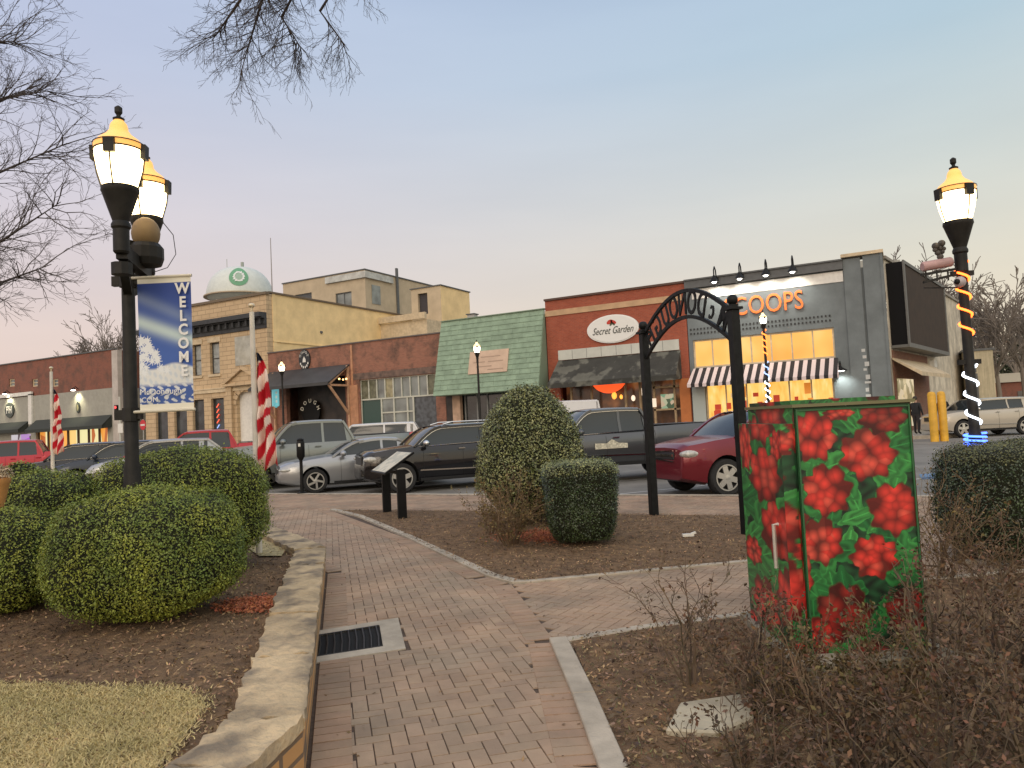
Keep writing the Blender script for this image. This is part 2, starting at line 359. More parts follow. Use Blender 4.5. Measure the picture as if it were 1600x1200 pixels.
# beds with gently uneven soil
def bed(name, P, z, m, res=.35, amp=.02, far=False):
    bm = bmesh.new(); vs = [bm.verts.new((p[0], p[1], z)) for p in P]; f = bm.faces.new(vs)
    bmesh.ops.triangulate(bm, faces=[f])
    for _ in range(5):
        es = [e for e in bm.edges if e.calc_length() > res and not (far and e.verts[0].co.length > 14)]
        if not es: break
        bmesh.ops.subdivide_edges(bm, edges=es, cuts=1); bmesh.ops.triangulate(bm, faces=bm.faces[:])
    for v in bm.verts:
        if not v.is_boundary: v.co.z += random.uniform(-.2, 1)*amp
    bmesh.ops.recalc_face_normals(bm, faces=bm.faces)
    me = bpy.data.meshes.new(name); bm.to_mesh(me); bm.free(); me.materials.append(m); me.shade_smooth()
    o = bpy.data.objects.new(name, me); COL.objects.link(o); o['kind'] = 'structure'; return o
bed('mulch_bed', midbed, .012, M_mulch); bed('mulch_bed', nearbed, .012, M_mulch); bed('mulch_bed', hedgebed, .012, M_mulch)
bed('raised_mulch_bed', leftbed, .225, M_mulch, far=True, res=.6)
lawnP = [G(-400,1060,.25), G(0,1066,.25), G(130,1070,.25), G(250,1072,.25), G(300,1078,.25), G(322,1095,.25), G(300,1130,.25), G(235,1210,.25), (-2.6,.6), (-3,-6), (-20,-6)]
bed('lawn', lawnP, .240, M_lawn, res=.5, amp=.003)
lawn2 = [G(405,868,.25), G(440,868,.25), G(452,850,.25), G(425,836,.25), (-9.5,8.2), (-14,10.6), (-22,10.9), (-22,8), (-9,7.6)]
bed('far_lawn', lawn2, .247, M_lawn, res=.6, amp=.003)
PATCH = [(G(398,945,.24), .13, .243, 5200), (G(855,838,.02), .30, .03, 6500)]
# concrete kerbs
def strip(name, L, w, z0, z1, m, seg=1.2):
    mb = MB()
    for i in range(len(L)-1):
        a, b = Vector((L[i][0], L[i][1], 0)), Vector((L[i+1][0], L[i+1][1], 0)); d = b-a; n = max(1, round(d.length/seg))
        q = Vector((d.y, -d.x, 0)).normalized()*w
        for k in range(n):
            p, r = a+d*(k/n), a+d*((k+1)/n)-d.normalized()*.004
            mb.prism([(v.x, v.y) for v in (p, r, r+q, p+q)], z0, z1+random.uniform(-.001,.001))
    return struct(mb, name, m, bevel=.006)
strip('path_kerb', [G(515,797), G(560,808), G(640,843), G(720,882), G(762,902), G(800,912)], -.11, -.05, .022, M_kerb)
strip('path_kerb', [G(800,912), G(830,911), G(1162,880), G(1260,870)], -.08, -.05, .02, M_kerb)
strip('path_kerb', [(-.6,.9), G(984,1210), G(930,1088), G(886,1000)], -.13, -.05, .03, M_kerb)
strip('path_kerb', [G(874,1002), G(1000,981), G(1162,960), G(1434,907), G(1640,889)], .09, -.05, .024, M_kerb)
strip('path_kerb', [(-10.3,11.52),(-2.1,11.52)], .06, -.05, .01, M_kerb)
strip('path_kerb', [G(1500,880), G(1640,876)], -.09, -.05, .02, M_kerb)
# drain grate
gt = thing('drain_grate', 'black iron drain grate in a concrete frame beside the stone wall', 'drain', tuple(gr_c))
def gl(a, b, z): return GR[0].lerp(GR[1], a).lerp(GR[3].lerp(GR[2], a), b)+Vector((0, 0, z))
fr = MB()
for a0, a1, b0, b1 in ((0,1,0,.16), (0,1,.84,1), (.76,1,.16,.84), (0,.03,.16,.84)):
    fr.prism([tuple(gl(a, b, 0))[:2] for a, b in ((a0,b0),(a1,b0),(a1,b1),(a0,b1))], -.006, .005)
fr.build('frame', M_kerb, gt)
M_iron = mat('cast_iron', (.035,.034,.035), .5, metal=.6, var=.3, scale=20)
pit_shade = MB(); pit_shade.poly(*[gl(a, b, -.0055) for a, b in ((.03,.16),(.76,.16),(.76,.84),(.03,.84))]); pit_shade.build('pit_shade', mat('pit_shade_black', (.004,.004,.004), 1), gt)  # flat black sheet standing in for the shade inside the drain
bars = MB()
for k in range(9):
    a = .06+k*.082; bars.tube([gl(a, .17, .004), gl(a+.012, .5, .004), gl(a, .83, .004)], .007, 5)
bars.tube([gl(.04,.165,.004), gl(.75,.165,.004)], .006, 4); bars.tube([gl(.04,.835,.004), gl(.75,.835,.004)], .006, 4)
bars.build('bars', M_iron, gt)
# stone wall: rough cap slabs on stacked orange stone
M_cap = mat('cap_stone', (.62,.47,.28), .9, col2=(.26,.205,.14), scale=3.2, bump=1, bscale=22, det=12, grime=.45, lo=.38, hi=.56)
M_face = brick_mat('wall_stone', (.66,.36,.12), (.55,.30,.12), (.2,.14,.09), .3, .09, .012, stain=(.36,.25,.14))
sw = thing('stone_wall', 'low retaining wall of rough tan cap stones along the left of the path', 'wall', tuple(WO[3]))
def offs(L, w):
    out = []
    for i, p in enumerate(L):
        d1 = (L[i]-L[i-1]).normalized() if i else (L[1]-L[0]).normalized(); d2 = (L[i+1]-L[i]).normalized() if i < len(L)-1 else d1
        n1 = Vector((-d1.y, d1.x, 0)); n2 = Vector((-d2.y, d2.x, 0)); b = (n1+n2).normalized(); out.append(p+b*w/max(.35, b.dot(n1)))
    return out
for p in WO: p.z = 0
WI = offs(WO, .34); WF = offs(WO, .012); WG = offs(WO, .3)
face = MB(); cap = MB()
for i in range(len(WO)-1):
    face.prism([(v.x, v.y) for v in (WF[i], WF[i+1], WG[i+1], WG[i])], -.02, .235)
    L = (WO[i+1]-WO[i]).length; n = max(1, round(L/1.05))
    for k in range(n):
        e = .006/L; s0, s1 = k/n+e, (k+1)/n-e; nu, nv = max(3, int(L/n/.07)), 6
        base = len(cap.v); dz = random.uniform(-.008, .008); vs = []; fs = []
        jag = [random.uniform(-.018, .018) for _ in range(nu+1)]
        for zi in (0, 1):
            for a in range(nu+1):
                for b in range(nv+1):
                    t = s0+(s1-s0)*a/nu; p = WO[i].lerp(WO[i+1], t).lerp(WI[i].lerp(WI[i+1], t), b/nv)
                    q = (WI[i]-WO[i]).normalized()
                    if b == nv: p = p+q*jag[a]
                    if b == 0: p = p+q*jag[a]*.35
                    z = .232 if zi == 0 else .3+dz+(random.uniform(-.011,.011))-(.008 if b in (0, nv) or a in (0, nu) else 0)
                    vs.append((p.x, p.y, z))
        st = (nu+1)*(nv+1); I = lambda a, b, zi: zi*st+a*(nv+1)+b
        for a in range(nu):
            for b in range(nv): fs += [(I(a,b,1), I(a+1,b,1), I(a+1,b+1,1), I(a,b+1,1)), (I(a,b,0), I(a,b+1,0), I(a+1,b+1,0), I(a+1,b,0))]
        for a in range(nu): fs += [(I(a,0,0), I(a+1,0,0), I(a+1,0,1), I(a,0,1)), (I(a,nv,0), I(a,nv,1), I(a+1,nv,1), I(a+1,nv,0))]
        for b in range(nv): fs += [(I(0,b,0), I(0,b,1), I(0,b+1,1), I(0,b+1,0)), (I(nu,b,0), I(nu,b+1,0), I(nu,b+1,1), I(nu,b,1))]
        cap.add(vs, fs)
face.build('stacked_stone', M_face, sw); cap.build('cap', M_cap, sw, smooth=50)
# ---------------- scatter: mulch chips, grass ----------------
def pts_in(P, n, near=None):
    P2 = [(p[0], p[1]) for p in P]; xs = [p[0] for p in P2]; ys = [p[1] for p in P2]; out = []; k = 0
    lim = near or 1e9
    while len(out) < n and k < n*60:
        k += 1; x, y = random.uniform(min(xs), max(xs)), random.uniform(min(ys), max(ys))
        if math.hypot(x, y) > lim or (near and random.random() > min(1, (3.5/max(1.5, math.hypot(x, y)))**1.3)): continue
        q = Vector((x, y, 0)); fwd = -x*.469+y*.883; lat = x*.883+y*.469
        if fwd < 1 or abs(lat) > fwd*.8+.5: continue
        if inpoly(x, y, P2): out.append((x, y))
    return np.array(out)
def leaves(name, C, Nrm, size, m, parent=None, origin=None, asp=.55, jit=.7):
    n = len(C); Nn = Nrm+rng.normal(0, jit, (n, 3)); Nn /= np.linalg.norm(Nn, axis=1, keepdims=True)+1e-9
    r = rng.normal(0, 1, (n, 3)); U = np.cross(Nn, r); U /= np.linalg.norm(U, axis=1, keepdims=True)+1e-9; V = np.cross(Nn, U)
    s = (size*rng.uniform(.6, 1.3, n))[:, None]
    A = np.stack([C-U*s, C-V*s*asp, C+U*s, C+V*s*asp], 1).reshape(-1, 3)
    return bulk(name, A, np.arange(4*n).reshape(n, 4), m, parent, origin)
M_chip = mat('bark_chip', (.34,.225,.12), .95, col2=(.10,.062,.035), scale=3, island=.75)
def chips(name, P, n, z, near, s=.011):
    C = pts_in(P, n, near); C = np.c_[C, np.full(len(C), z)+rng.uniform(0, .014, len(C))]
    o = leaves(name, C, np.tile([0, 0, 1.], (len(C), 1)), s, M_chip, asp=.35, jit=.45); return tag(o, 'loose brown bark mulch scattered over the bed '+name.split()[0] if 0 else None, None, None, 'stuff')
for nm, P, n, z, lab in (('mulch_chips', midbed, 15000, .022, 'brown bark mulch covering the middle bed'), ('mulch_chips', nearbed, 16000, .022, 'dark bark mulch covering the right hand bed'), ('mulch_chips', leftbed, 26000, .236, 'brown bark mulch covering the raised bed on the left')):
    tag(chips(nm, P, n, z, 15, .016), lab, 'mulch')
for c, r, z, n in PATCH:
    C = np.c_[c.x+rng.normal(0, r, n), c.y+rng.normal(0, r*.8, n), z+rng.uniform(0, .02, n)]
    tag(leaves('red_soil', C, np.tile([0,0,1.], (n,1)), .014, mat('red_clay', (.36,.12,.055), .95, island=.4), asp=.6, jit=.4), 'patch of bare red clay soil in the bed', 'soil', kind='stuff')
def blades(name, P, n, z, h, m, near=None, lab=None):
    C = pts_in(P, n, near); n = len(C); C = C+rng.normal(0, .035, C.shape); a = rng.uniform(0, 6.28, n); hh = h*rng.uniform(.4, 1.2, n); w = .0035
    lean = rng.normal(0, .9, (n, 2))*hh[:, None]
    V = np.zeros((n, 3, 3)); V[:, 0, :2] = C+np.c_[np.cos(a), np.sin(a)]*w; V[:, 1, :2] = C-np.c_[np.cos(a), np.sin(a)]*w; V[:, 2, :2] = C+lean
    V[:, :2, 2] = z; V[:, 2, 2] = z+hh*.8
    o = bulk(name, V.reshape(-1, 3), np.arange(3*n).reshape(n, 3), m); return tag(o, lab, 'grass', kind='stuff')
def on_path(n):
    out = []
    while len(out) < n:
        x, y = random.uniform(-9, 1), random.uniform(2.5, 11)
        if free(x, y) and (side_main(x, y) or y > 5) and random.random() < .25+.75*math.exp(-min(pdist(x, y, Lw), pdist(x, y, main_e))*3): out.append((x, y, .006+random.random()*.006))
    return np.array(out)
C = on_path(420); tag(leaves('path_litter', C, np.tile([0,0,1.], (len(C),1)), .013, mat('litter_leaf', (.20,.13,.07), .9, island=.6), asp=.45, jit=.35), 'scattered leaf scraps and bark blown over the brick path', 'leaf litter', kind='stuff')
M_grass = mat('dry_grass', (.58,.47,.23), .9, col2=(.44,.37,.17), scale=3, island=.3)
blades('dry_grass', lawnP, 75000, .245, .020, M_grass, 9, 'dry straw coloured lawn at the lower left')
blades('dry_grass', lawn2, 9000, .25, .03, M_grass, None, 'dry straw coloured grass patch by the flagpole foot')
blades('bed_grass', nearbed, 5000, .02, .03, mat('weed', (.16,.17,.07), .9, island=.4), 9, 'thin green weeds in the right hand bed')
# ---------------- buildings ----------------
V0 = 41.4
def fx(x, y, v=V0): return F(x, y, v)[0]
def front(mb, x0, x1, z0, z1, y, holes=(), dep=.2):     # facade sheet with real openings
    xs = sorted({x0, x1, *[h[0] for h in holes], *[h[1] for h in holes]}); zs = sorted({z0, z1, *[h[2] for h in holes], *[h[3] for h in holes]})
    for i in range(len(xs)-1):
        for j in range(len(zs)-1):
            cx, cz = (xs[i]+xs[i+1])/2, (zs[j]+zs[j+1])/2
            if any(h[0] < cx < h[1] and h[2] < cz < h[3] for h in holes): continue
            mb.poly((xs[i], y, zs[j]), (xs[i+1], y, zs[j]), (xs[i+1], y, zs[j+1]), (xs[i], y, zs[j+1]))
    for a, b, c, d in holes:
        mb.poly((a,y,c),(a,y+dep,c),(a,y+dep,d),(a,y,d)); mb.poly((b,y,c),(b,y,d),(b,y+dep,d),(b,y+dep,c))
        mb.poly((a,y,d),(a,y+dep,d),(b,y+dep,d),(b,y,d)); mb.poly((a,y,c),(b,y,c),(b,y+dep,c),(a,y+dep,c))
def shell(mb, x0, x1, y, y2, z0, z1, holes=(), dep=.2, sk=0, side=True):
    front(mb, x0, x1, z0, z1, y, holes, dep)
    a, b = x1+sk*(y2-y), x0
    mb.poly((x1,y,z0),(a,y2,z0),(a,y2,z1),(x1,y,z1)); mb.poly((x0,y,z0),(x0,y,z1),(b,y2,z1),(b,y2,z0)); mb.poly((a,y2,z0),(b,y2,z0),(b,y2,z1),(a,y2,z1))
def roofp(parent, x0, x1, y, y2, z, m, sk=0, name='roof'):
    mb = MB(); mb.prism([(x0+.05,y+.25),(x1-.25,y+.25),(x1-.25+sk*(y2-y),y2-.1),(x0+.05,y2-.1)], z-.5, z-.45); return mb.build(name, m, parent)
M_roof = mat('tar_roof', (.12,.12,.12), .95, var=.2)
M_blk = mat('black_paint', (.008,.008,.008), .5, spec=.22, var=.2, scale=8)
M_glass = mat('dark_glass', (.035,.042,.045), .08, var=.5, scale=1.1, spec=.8)
M_glass2 = mat('grey_glass', (.17,.19,.18), .1, var=.4, scale=.8, spec=.9)
M_white = mat('white_paint', (.72,.70,.64), .6, var=.06, scale=6, grime=.12)
M_cream = mat('cream_trim', (.62,.50,.33), .8, var=.1, grime=.2)
def window(parent, x0, x1, z0, z1, y, fm, pm, nx=1, nz=1, fw=.06, dep=.16, proud=0, name='window'):
    fr = MB(); yy = y+dep
    for a, b in ((x0, x0+fw), (x1-fw, x1)): fr.box(a, b, yy-.06, yy+.01, z0, z1)
    for a, b in ((z0, z0+fw), (z1-fw, z1)): fr.box(x0+fw, x1-fw, yy-.06, yy+.01, a, b)
    for k in range(1, nx): x = x0+(x1-x0)*k/nx; fr.box(x-fw*.4, x+fw*.4, yy-.05, yy+.005, z0+fw, z1-fw)
    for k in range(1, nz): z = z0+(z1-z0)*k/nz; fr.box(x0+fw, x1-fw, yy-.045, yy, z-fw*.4, z+fw*.4)
    w = fr.build(name, fm, parent); p = MB(); p.poly((x0,yy+.003,z0),(x1,yy+.003,z0),(x1,yy+.003,z1),(x0,yy+.003,z1)); p.build('pane', pm, w); return w
# ===== grey shop with orange lettering =====
M_gpaint = mat('grey_painted_wall', (.155,.178,.182), .75, var=.08, scale=1.2, bump=.15, bscale=18, grime=.15)
M_gdark = mat('dark_grey_trim', (.10,.105,.105), .6, var=.1)
M_beige = mat('beige_render', (.66,.59,.46), .9, var=.16, scale=.9, bump=.5, bscale=6, grime=.35, stretch=(1,1,.25))
gx0, gx1 = -10.62, -.75; SK = .191; zb = .05
gb = thing('shop_building', 'grey painted shop with striped awning, orange lettering and a big screen on its beige side', 'building', ((gx0+gx1)/2, V0, zb))
tz0, tz1 = F(1305,560)[2]+.05, F(1303,511)[2]; tx0, tx1 = fx(1084,560), fx(1304,535)
sz1 = F(1300,592)[2]-.1; sx0, sx1 = fx(1104,640), fx(1306,640)
w_ = MB(); shell(w_, gx0, gx1-.003, V0, V0+1, zb, 8.55, [(tx0,tx1,tz0,tz1), (sx0,sx1,.5,sz1+.35)], .25); w_.build('wall', M_gpaint, gb)
# skewed beige side wall
sdv = Vector((SK, 1, 0)).normalized()
def SW(s, o, z): p = Vector((gx1, V0, 0))+sdv*s+Vector((sdv.y, -sdv.x, 0))*o; return Vector((p.x, p.y, z))
w_ = MB()
def sbox(mb, s0, s1, o0, o1, z0, z1): mb.prism([tuple(SW(s, o, 0))[:2] for s, o in ((s0,o0),(s0,o1),(s1,o1),(s1,o0))], z0, z1); return mb
w_.poly(SW(.9,0,zb), SW(26,0,zb), SW(26,0,9.0), SW(.9,0,9.0)); w_.poly(SW(26,0,zb), SW(26,-10,zb), SW(26,-10,9), SW(26,0,9))
w_.build('side_wall', M_beige, gb)
c_ = MB(); sbox(c_, .9, 26.1, -.3, .12, 9.0, 9.16); c_.build('coping', M_conc, gb)
p_ = MB()     # grey corner piers and parapet
p_.box(-2.42, -1.62, V0-.1, V0-.002, zb, 9.06); p_.box(-1.5, -.72, V0-.16, V0-.002, zb, 9.12); p_.box(-.72, -.6, V0-.2, V0+.9, zb, 9.2); p_.build('pier', M_gpaint, gb)
p_ = MB(); p_.box(gx0, -2.44, V0-.22, V0+.2, 8.57, 9.0); p_.box(gx0, -2.44, V0-.3, V0+.25, 9.0, 9.08); p_.build('cornice', M_gdark, gb)
p_ = MB(); p_.box(-2.5, -.55, V0-.28, V0+1.1, 9.14, 9.3); p_.build('corner_cap', M_cream, gb)
bz0, bz1 = 7.95, 8.5
p_ = MB(); p_.box(gx0+.35, -2.46, V0-.04, V0-.002, bz0, bz1); p_.build('sign_band', M_white, gb)
M_dent = mat('dentil_dark', (.03,.03,.03), .8)
d_ = MB(); x = tx0-.1
while x < tx1:
    for zz in (F(1200,510)[2], F(1200,503)[2]): d_.box(x, x+.08, V0-.03, V0-.002, zz-.05, zz+.05)
    x += .19
d_.build('dentil_course', M_dent, gb)
M_shopy = glow_mat('lit_transom', [(.3, (1,.36,.05)), (.5, (1,.50,.10)), (.7, (1,.68,.25))], 1.0, (1,1,1), .35)
M_shopi = glow_mat('lit_shop', [(.2, (.55,.20,.03)), (.35, (1,.46,.07)), (.55, (1,.60,.14)), (.75, (1,.74,.32)), (.9,(.85,.32,.05))], 1.0, (1.2,1,.35), 2.8, False)
window(gb, tx0, tx1, tz0, tz1, V0, M_cream, M_shopy, 7, 1, .09)
window(gb, sx0, sx1, .5, sz1+.35, V0, M_cream, M_shopi, 6, 1, .09)
GD = [mat('goods_red', (.5,.05,.02), .6, emit=(.6,.06,.02), es=.25), mat('goods_cream', (.7,.6,.4), .6, emit=(1,.6,.25), es=.35), mat('goods_orange', (.6,.25,.05), .6, emit=(1,.3,.03), es=.4)]
for k in range(26):
    x = random.uniform(sx0+.2, sx1-.3); gi = random.randrange(3); h = random.uniform(.2,.7); z = random.choice((1.0,1.7,2.3)); d_ = MB(); d_.box(x, x+random.uniform(.15,.4), V0+.06+k*.0015, V0+.12+k*.0015, z, z+h); d_.build('display_item', GD[gi], gb)
M_ltblue = mat('pale_blue_paint', (.40,.45,.43), .7)
d_ = MB(); d_.box(gx0+.05, sx0-.02, V0-.06, V0-.002, zb, sz1+.2); d_.build('doorway_panel', M_ltblue, gb)
def awning(parent, x0, x1, zt, zbm, y, proj, m, name='awning', val=.18, ends=True):
    a = MB(); t = .03
    a.extr([(x0,y,zt),(x1,y,zt),(x1+.08,y-proj,zbm+val),(x0-.08,y-proj,zbm+val)], (0,0,-t)); a.box(x0-.08, x1+.08, y-proj-.02, y-proj, zbm, zbm+val)
    if ends:
        for xx in (x0, x1-.02): a.extr([(xx,y,zt-t),(xx,y-proj,zbm+val-t),(xx,y-proj,zbm),(xx,y,zbm+.1)], (.02,0,0))
    return a.build(name, m, parent)
def stripe_mat(name, c1, c2, w):
    m = bpy.data.materials.new(name); m.use_nodes = True; n = m.node_tree.nodes; l = m.node_tree.links; b = n['Principled BSDF']; b.inputs['Roughness'].default_value = .8
    t = n.new('ShaderNodeTexCoord'); s = n.new('ShaderNodeSeparateXYZ'); l.new(t.outputs['Object'], s.inputs[0])
    a = n.new('ShaderNodeMath'); a.operation = 'MULTIPLY'; a.inputs[1].default_value = 1/w; f = n.new('ShaderNodeMath'); f.operation = 'FRACT'; l.new(s.outputs[0], a.inputs[0]); l.new(a.outputs[0], f.inputs[0])
    r = ramp(n, [(0, c1), (.5, c2)]); r.color_ramp.interpolation = 'CONSTANT'; l.new(f.outputs[0], r.inputs[0]); l.new(r.outputs[0], b.inputs['Base Color']); return m
PJ = 1.3
awning(gb, tx0-.05, tx1+.1, tz0-.02, F(1190,598,V0-PJ)[2], V0, PJ, stripe_mat('awning_stripe', (.018,.016,.018), (.62,.52,.50), .42), 'striped_awning')
M_orng = mat('orange_letter', (.75,.16,.03), .5, emit=(1,.22,.04), es=.25)
text('SCOOPS', 1.42, M_orng, 'lettering', gb, ((fx(1137,480)+fx(1250,470))/2, V0-.06, F(1195,476)[2]), ext=.04, sx=.76, font_sp=1.02)
t_ = MB()
for k in range(6): t_.lathe([(.02,0),(.26,.0),(.26,.03),(.02,.03)], (fx(1140+k*20,478), V0-.045, F(1140+k*20,478-k*3)[2]-.25), 12, 'y')
M_lamp = mat('wall_lamp_glow', (.8,.8,.75), .4, emit=(1,.95,.85), es=9)
for px, py in ((1122,447), (1161,443), (1201,437), (1242,431)):
    x = fx(px, py); z = F(px, py)[2]
    g = MB(); g.tube([(x,V0-.3,8.8),(x,V0-.45,9.35),(x,V0-.7,9.5),(x,V0-.9,9.3),(x,V0-.92,8.9)], .035, 6); g.lathe([(.05,.1),(.09,.0),(.25,-.26),(.24,-.28)], (x, V0-.92, 8.9), 12); g.box(x-.12,x+.12,V0-.34,V0-.3,8.7,8.95)
    w = g.build('gooseneck_lamp', M_blk, gb); b = MB(); b.ell((x, V0-.92, 8.62), (.13,.13,.07), 10, 6); b.build('bulb', M_lamp, w)
    L = bpy.data.lights.new('lamp_light', 'SPOT'); L.energy = 130; L.color = (1,.95,.85); L.spot_size = math.radians(120); L.spot_blend = .8; L.shadow_soft_size = .12
    o = bpy.data.objects.new('lamp_light', L); COL.objects.link(o); o.location = (x, V0-.92, 8.5); o.rotation_euler = Vector((0,-.75,1)).to_track_quat('Z','Y').to_euler(); o.parent = w; o.location = Vector((x, V0-.92, 8.5))-Vector(gb.location)
# wall lamp to the right of the awning
x, z = fx(1314,579), F(1314,579)[2]
g = MB(); g.tube([(x,V0-.02,z+.2),(x,V0-.3,z+.45),(x,V0-.5,z+.3)], .03, 6); g.lathe([(.05,.25),(.1,.15),(.33,0),(.32,-.03)], (x, V0-.5, z), 12); w = g.build('wall_lamp', M_blk, gb)
b = MB(); b.ell((x,V0-.5,z-.02), (.22,.22,.05), 10, 6); b.build('bulb', M_lamp, w)
L = bpy.data.lights.new('lamp_light', 'SPOT'); L.energy = 110; L.spot_size = math.radians(140); L.spot_blend = .7; L.color = (.95,1,.95); L.shadow_soft_size = .1
o = bpy.data.objects.new('lamp_light', L); COL.objects.link(o); o.parent = w; o.location = Vector((x, V0-.5, z-.12))-Vector(gb.location); o.rotation_euler = (math.radians(12), 0, 0)
# pale painted vertical mural marks
mm_ = MB()
for k in range(14):
    z = F(1352,545)[2]-k*.33; x = fx(1352,560)-.1+random.uniform(-.06,.06); mm_.box(x, x+random.uniform(.15,.32), V0-.108, V0-.102, z-random.uniform(.1,.24), z)
mm_.build('mural', mat('mural_pale', (.45,.46,.44), .8), gb)
# screen box on the side
M_scrf = mat('screen_frame', (.13,.13,.12), .6, var=.1); M_scr = mat('screen_face', (.04,.024,.013), .85, var=.15, scale=2)
b = MB(); sbox(b, 1.3, 13.2, .02, .78, 4.55, 8.8); scr = b.build('screen_box', mat('screen_black', (.006,.006,.007), .7, spec=.2), gb)
b = MB(); sbox(b, 1.2, 13.3, .79, .87, 4.4, 4.62); sbox(b, 1.2, 13.3, .79, .87, 8.68, 8.85); sbox(b, 1.2, 1.45, .79, .87, 4.62, 8.68); sbox(b, 13.05, 13.3, .79, .87, 4.62, 8.68); sbox(b, 1.2, 13.3, .02, .78, 4.4, 4.54); b.build('screen_frame', M_scrf, scr)
b = MB(); sbox(b, 1.46, 13.04, .79, .81, 4.63, 8.67); b.build('screen_face', M_scr, scr)
# side entrance: brick infill, sloping beige canopy, lit door
b = MB(); sbox(b, 1.2, 10.5, .01, .06, zb, 4.3); b.build('brick_infill', brick_mat('side_brick', (.24,.09,.05), (.16,.06,.04), (.2,.15,.11), .21, .075), gb)
b = MB(); b.add([SW(1.0,.06,3.9), SW(9.5,.06,3.9), SW(9.5,1.35,3.1), SW(1.0,1.35,3.1), SW(1.0,.06,3.8), SW(9.5,.06,3.8), SW(9.5,1.35,2.9), SW(1.0,1.35,2.9)], [(0,1,2,3),(7,6,5,4),(0,3,7,4),(1,5,6,2),(3,2,6,7),(0,4,5,1)]); b.build('side_canopy', M_cream, gb)
b = MB(); sbox(b, 1.6, 5.5, .07, .12, .3, 2.85); b.build('side_window', glow_mat('side_lit', [(.3,(.35,.3,.15)),(.5,(1,.8,.45)),(.7,(.9,.75,.5))], .6, (1,1,1), 2, True), gb)
b = MB(); sbox(b, 11.2, 12.2, .02, .3, 3.7, 4.1); b.build('wall_unit', M_white, gb)
roofp(gb, gx0, gx1-.5, V0+.3, V0+25, 8.6, M_roof)
b = MB(); b.box(-3.2,-1.2,V0+8,V0+10,8.1,10.3); b.box(-1.3,.2,V0+7,V0+8.5,8.1,9.9); b.build('roof_unit', mat('unit_grey', (.35,.35,.31), .7), gb)
# ===== red brick shop =====
M_red = brick_mat('red_brick', (.38,.088,.042), (.29,.062,.03), (.27,.12,.08), .22, .08, .01, dark=.3)
rx0, rx1 = -19.42, -10.66
rb = thing('shop_building', 'red brick shop with oval white sign and dark sloping awning', 'building', ((rx0+rx1)/2, V0, zb))
az1, az0 = F(960,556)[2], F(960,600,V0-1.5)[2]
w_ = MB(); shell(w_, rx0, rx1, V0, V0+22, zb, 8.95, [(rx0+.75,rx1-.6,zb,az1-.3)], .3); w_.build('wall', M_red, rb); roofp(rb, rx0, rx1, V0, V0+22, 8.9, M_roof)
b = MB(); b.box(rx0-.03, rx1+.03, V0-.12, V0+.3, 8.95, 9.07); b.build('coping', mat('coping_dark', (.09,.05,.035), .7), rb)
zz0, zz1 = F(950,481)[2], F(950,470)[2]
b = MB(); b.box(rx0+.0, rx1-.2, V0-.06, V0-.002, 7.98, 8.32); b.build('stone_band', mat('tan_band', (.50,.33,.19), .85, var=.12, scale=2), rb)
b = MB(); b.box(rx0+.75, rx1-.5, V0-.07, V0-.002, az1+.02, az1+.62)
bw_ = b.build('sign_band', mat('pale_board', (.55,.56,.50), .75, var=.05, scale=1, grime=.12), rb)
b = MB()
for k in range(1, 8): x = rx0+.75+k*(rx1-rx0-1.25)/8; b.box(x-.01,x+.01,V0-.075,V0-.07,az1+.04,az1+.6)
b.build('board_joint', M_gdark, rb)
awning(rb, rx0+.7, rx1-.45, az1, az0, V0, 1.5, mat('dark_awning', (.045,.045,.038), .85, col2=(.14,.14,.115), scale=1.2, grime=.3, lo=.42, hi=.5), 'dark_awning', .3)
ov = MB(); sxc, szc = fx(958,514), F(958,514)[2]; rx_, rz_ = 1.62, .84
for r_, yo, c in ((1.0,.12,0), (.93,.15,1)):
    ov.c = c; n = 44; pts = [(sxc+rx_*r_*math.cos(2*math.pi*k/n), V0-yo, szc+rz_*r_*math.sin(2*math.pi*k/n)) for k in range(n)]; ov.extr(pts, (0, .03 if c else .1, 0))
osg = ov.build('oval_sign', [mat('sign_rim', (.75,.75,.72), .5), mat('sign_face', (.74,.74,.70), .5)], rb)
text('Secret Garden', .60, mat('sign_ink', (.03,.035,.03), .6), 'lettering', osg, (sxc, V0-.165, szc-.1), ext=.004, shear=.45, sx=.72)
b = MB()
for s, cx, cz, r1, r2, a in ((0,.0,.42,.2,.12,.5), (0,.24,.40,.2,.1,-.5), (1,.1,.30,.14,.07,.9), (1,.24,.28,.12,.06,-.8)):
    b.c = s; pts = []
    for k in range(10): t = 2*math.pi*k/10; u, v = r1*math.cos(t), r2*math.sin(t); pts.append((sxc-.15+cx+u*math.cos(a)-v*math.sin(a), V0-.163, szc+cz+u*math.sin(a)+v*math.cos(a)))
    b.extr(pts, (0,.004,0))
b.build('butterfly', [mat('wing_red', (.5,.04,.02), .6), mat('wing_dark', (.06,.07,.03), .6)], osg)
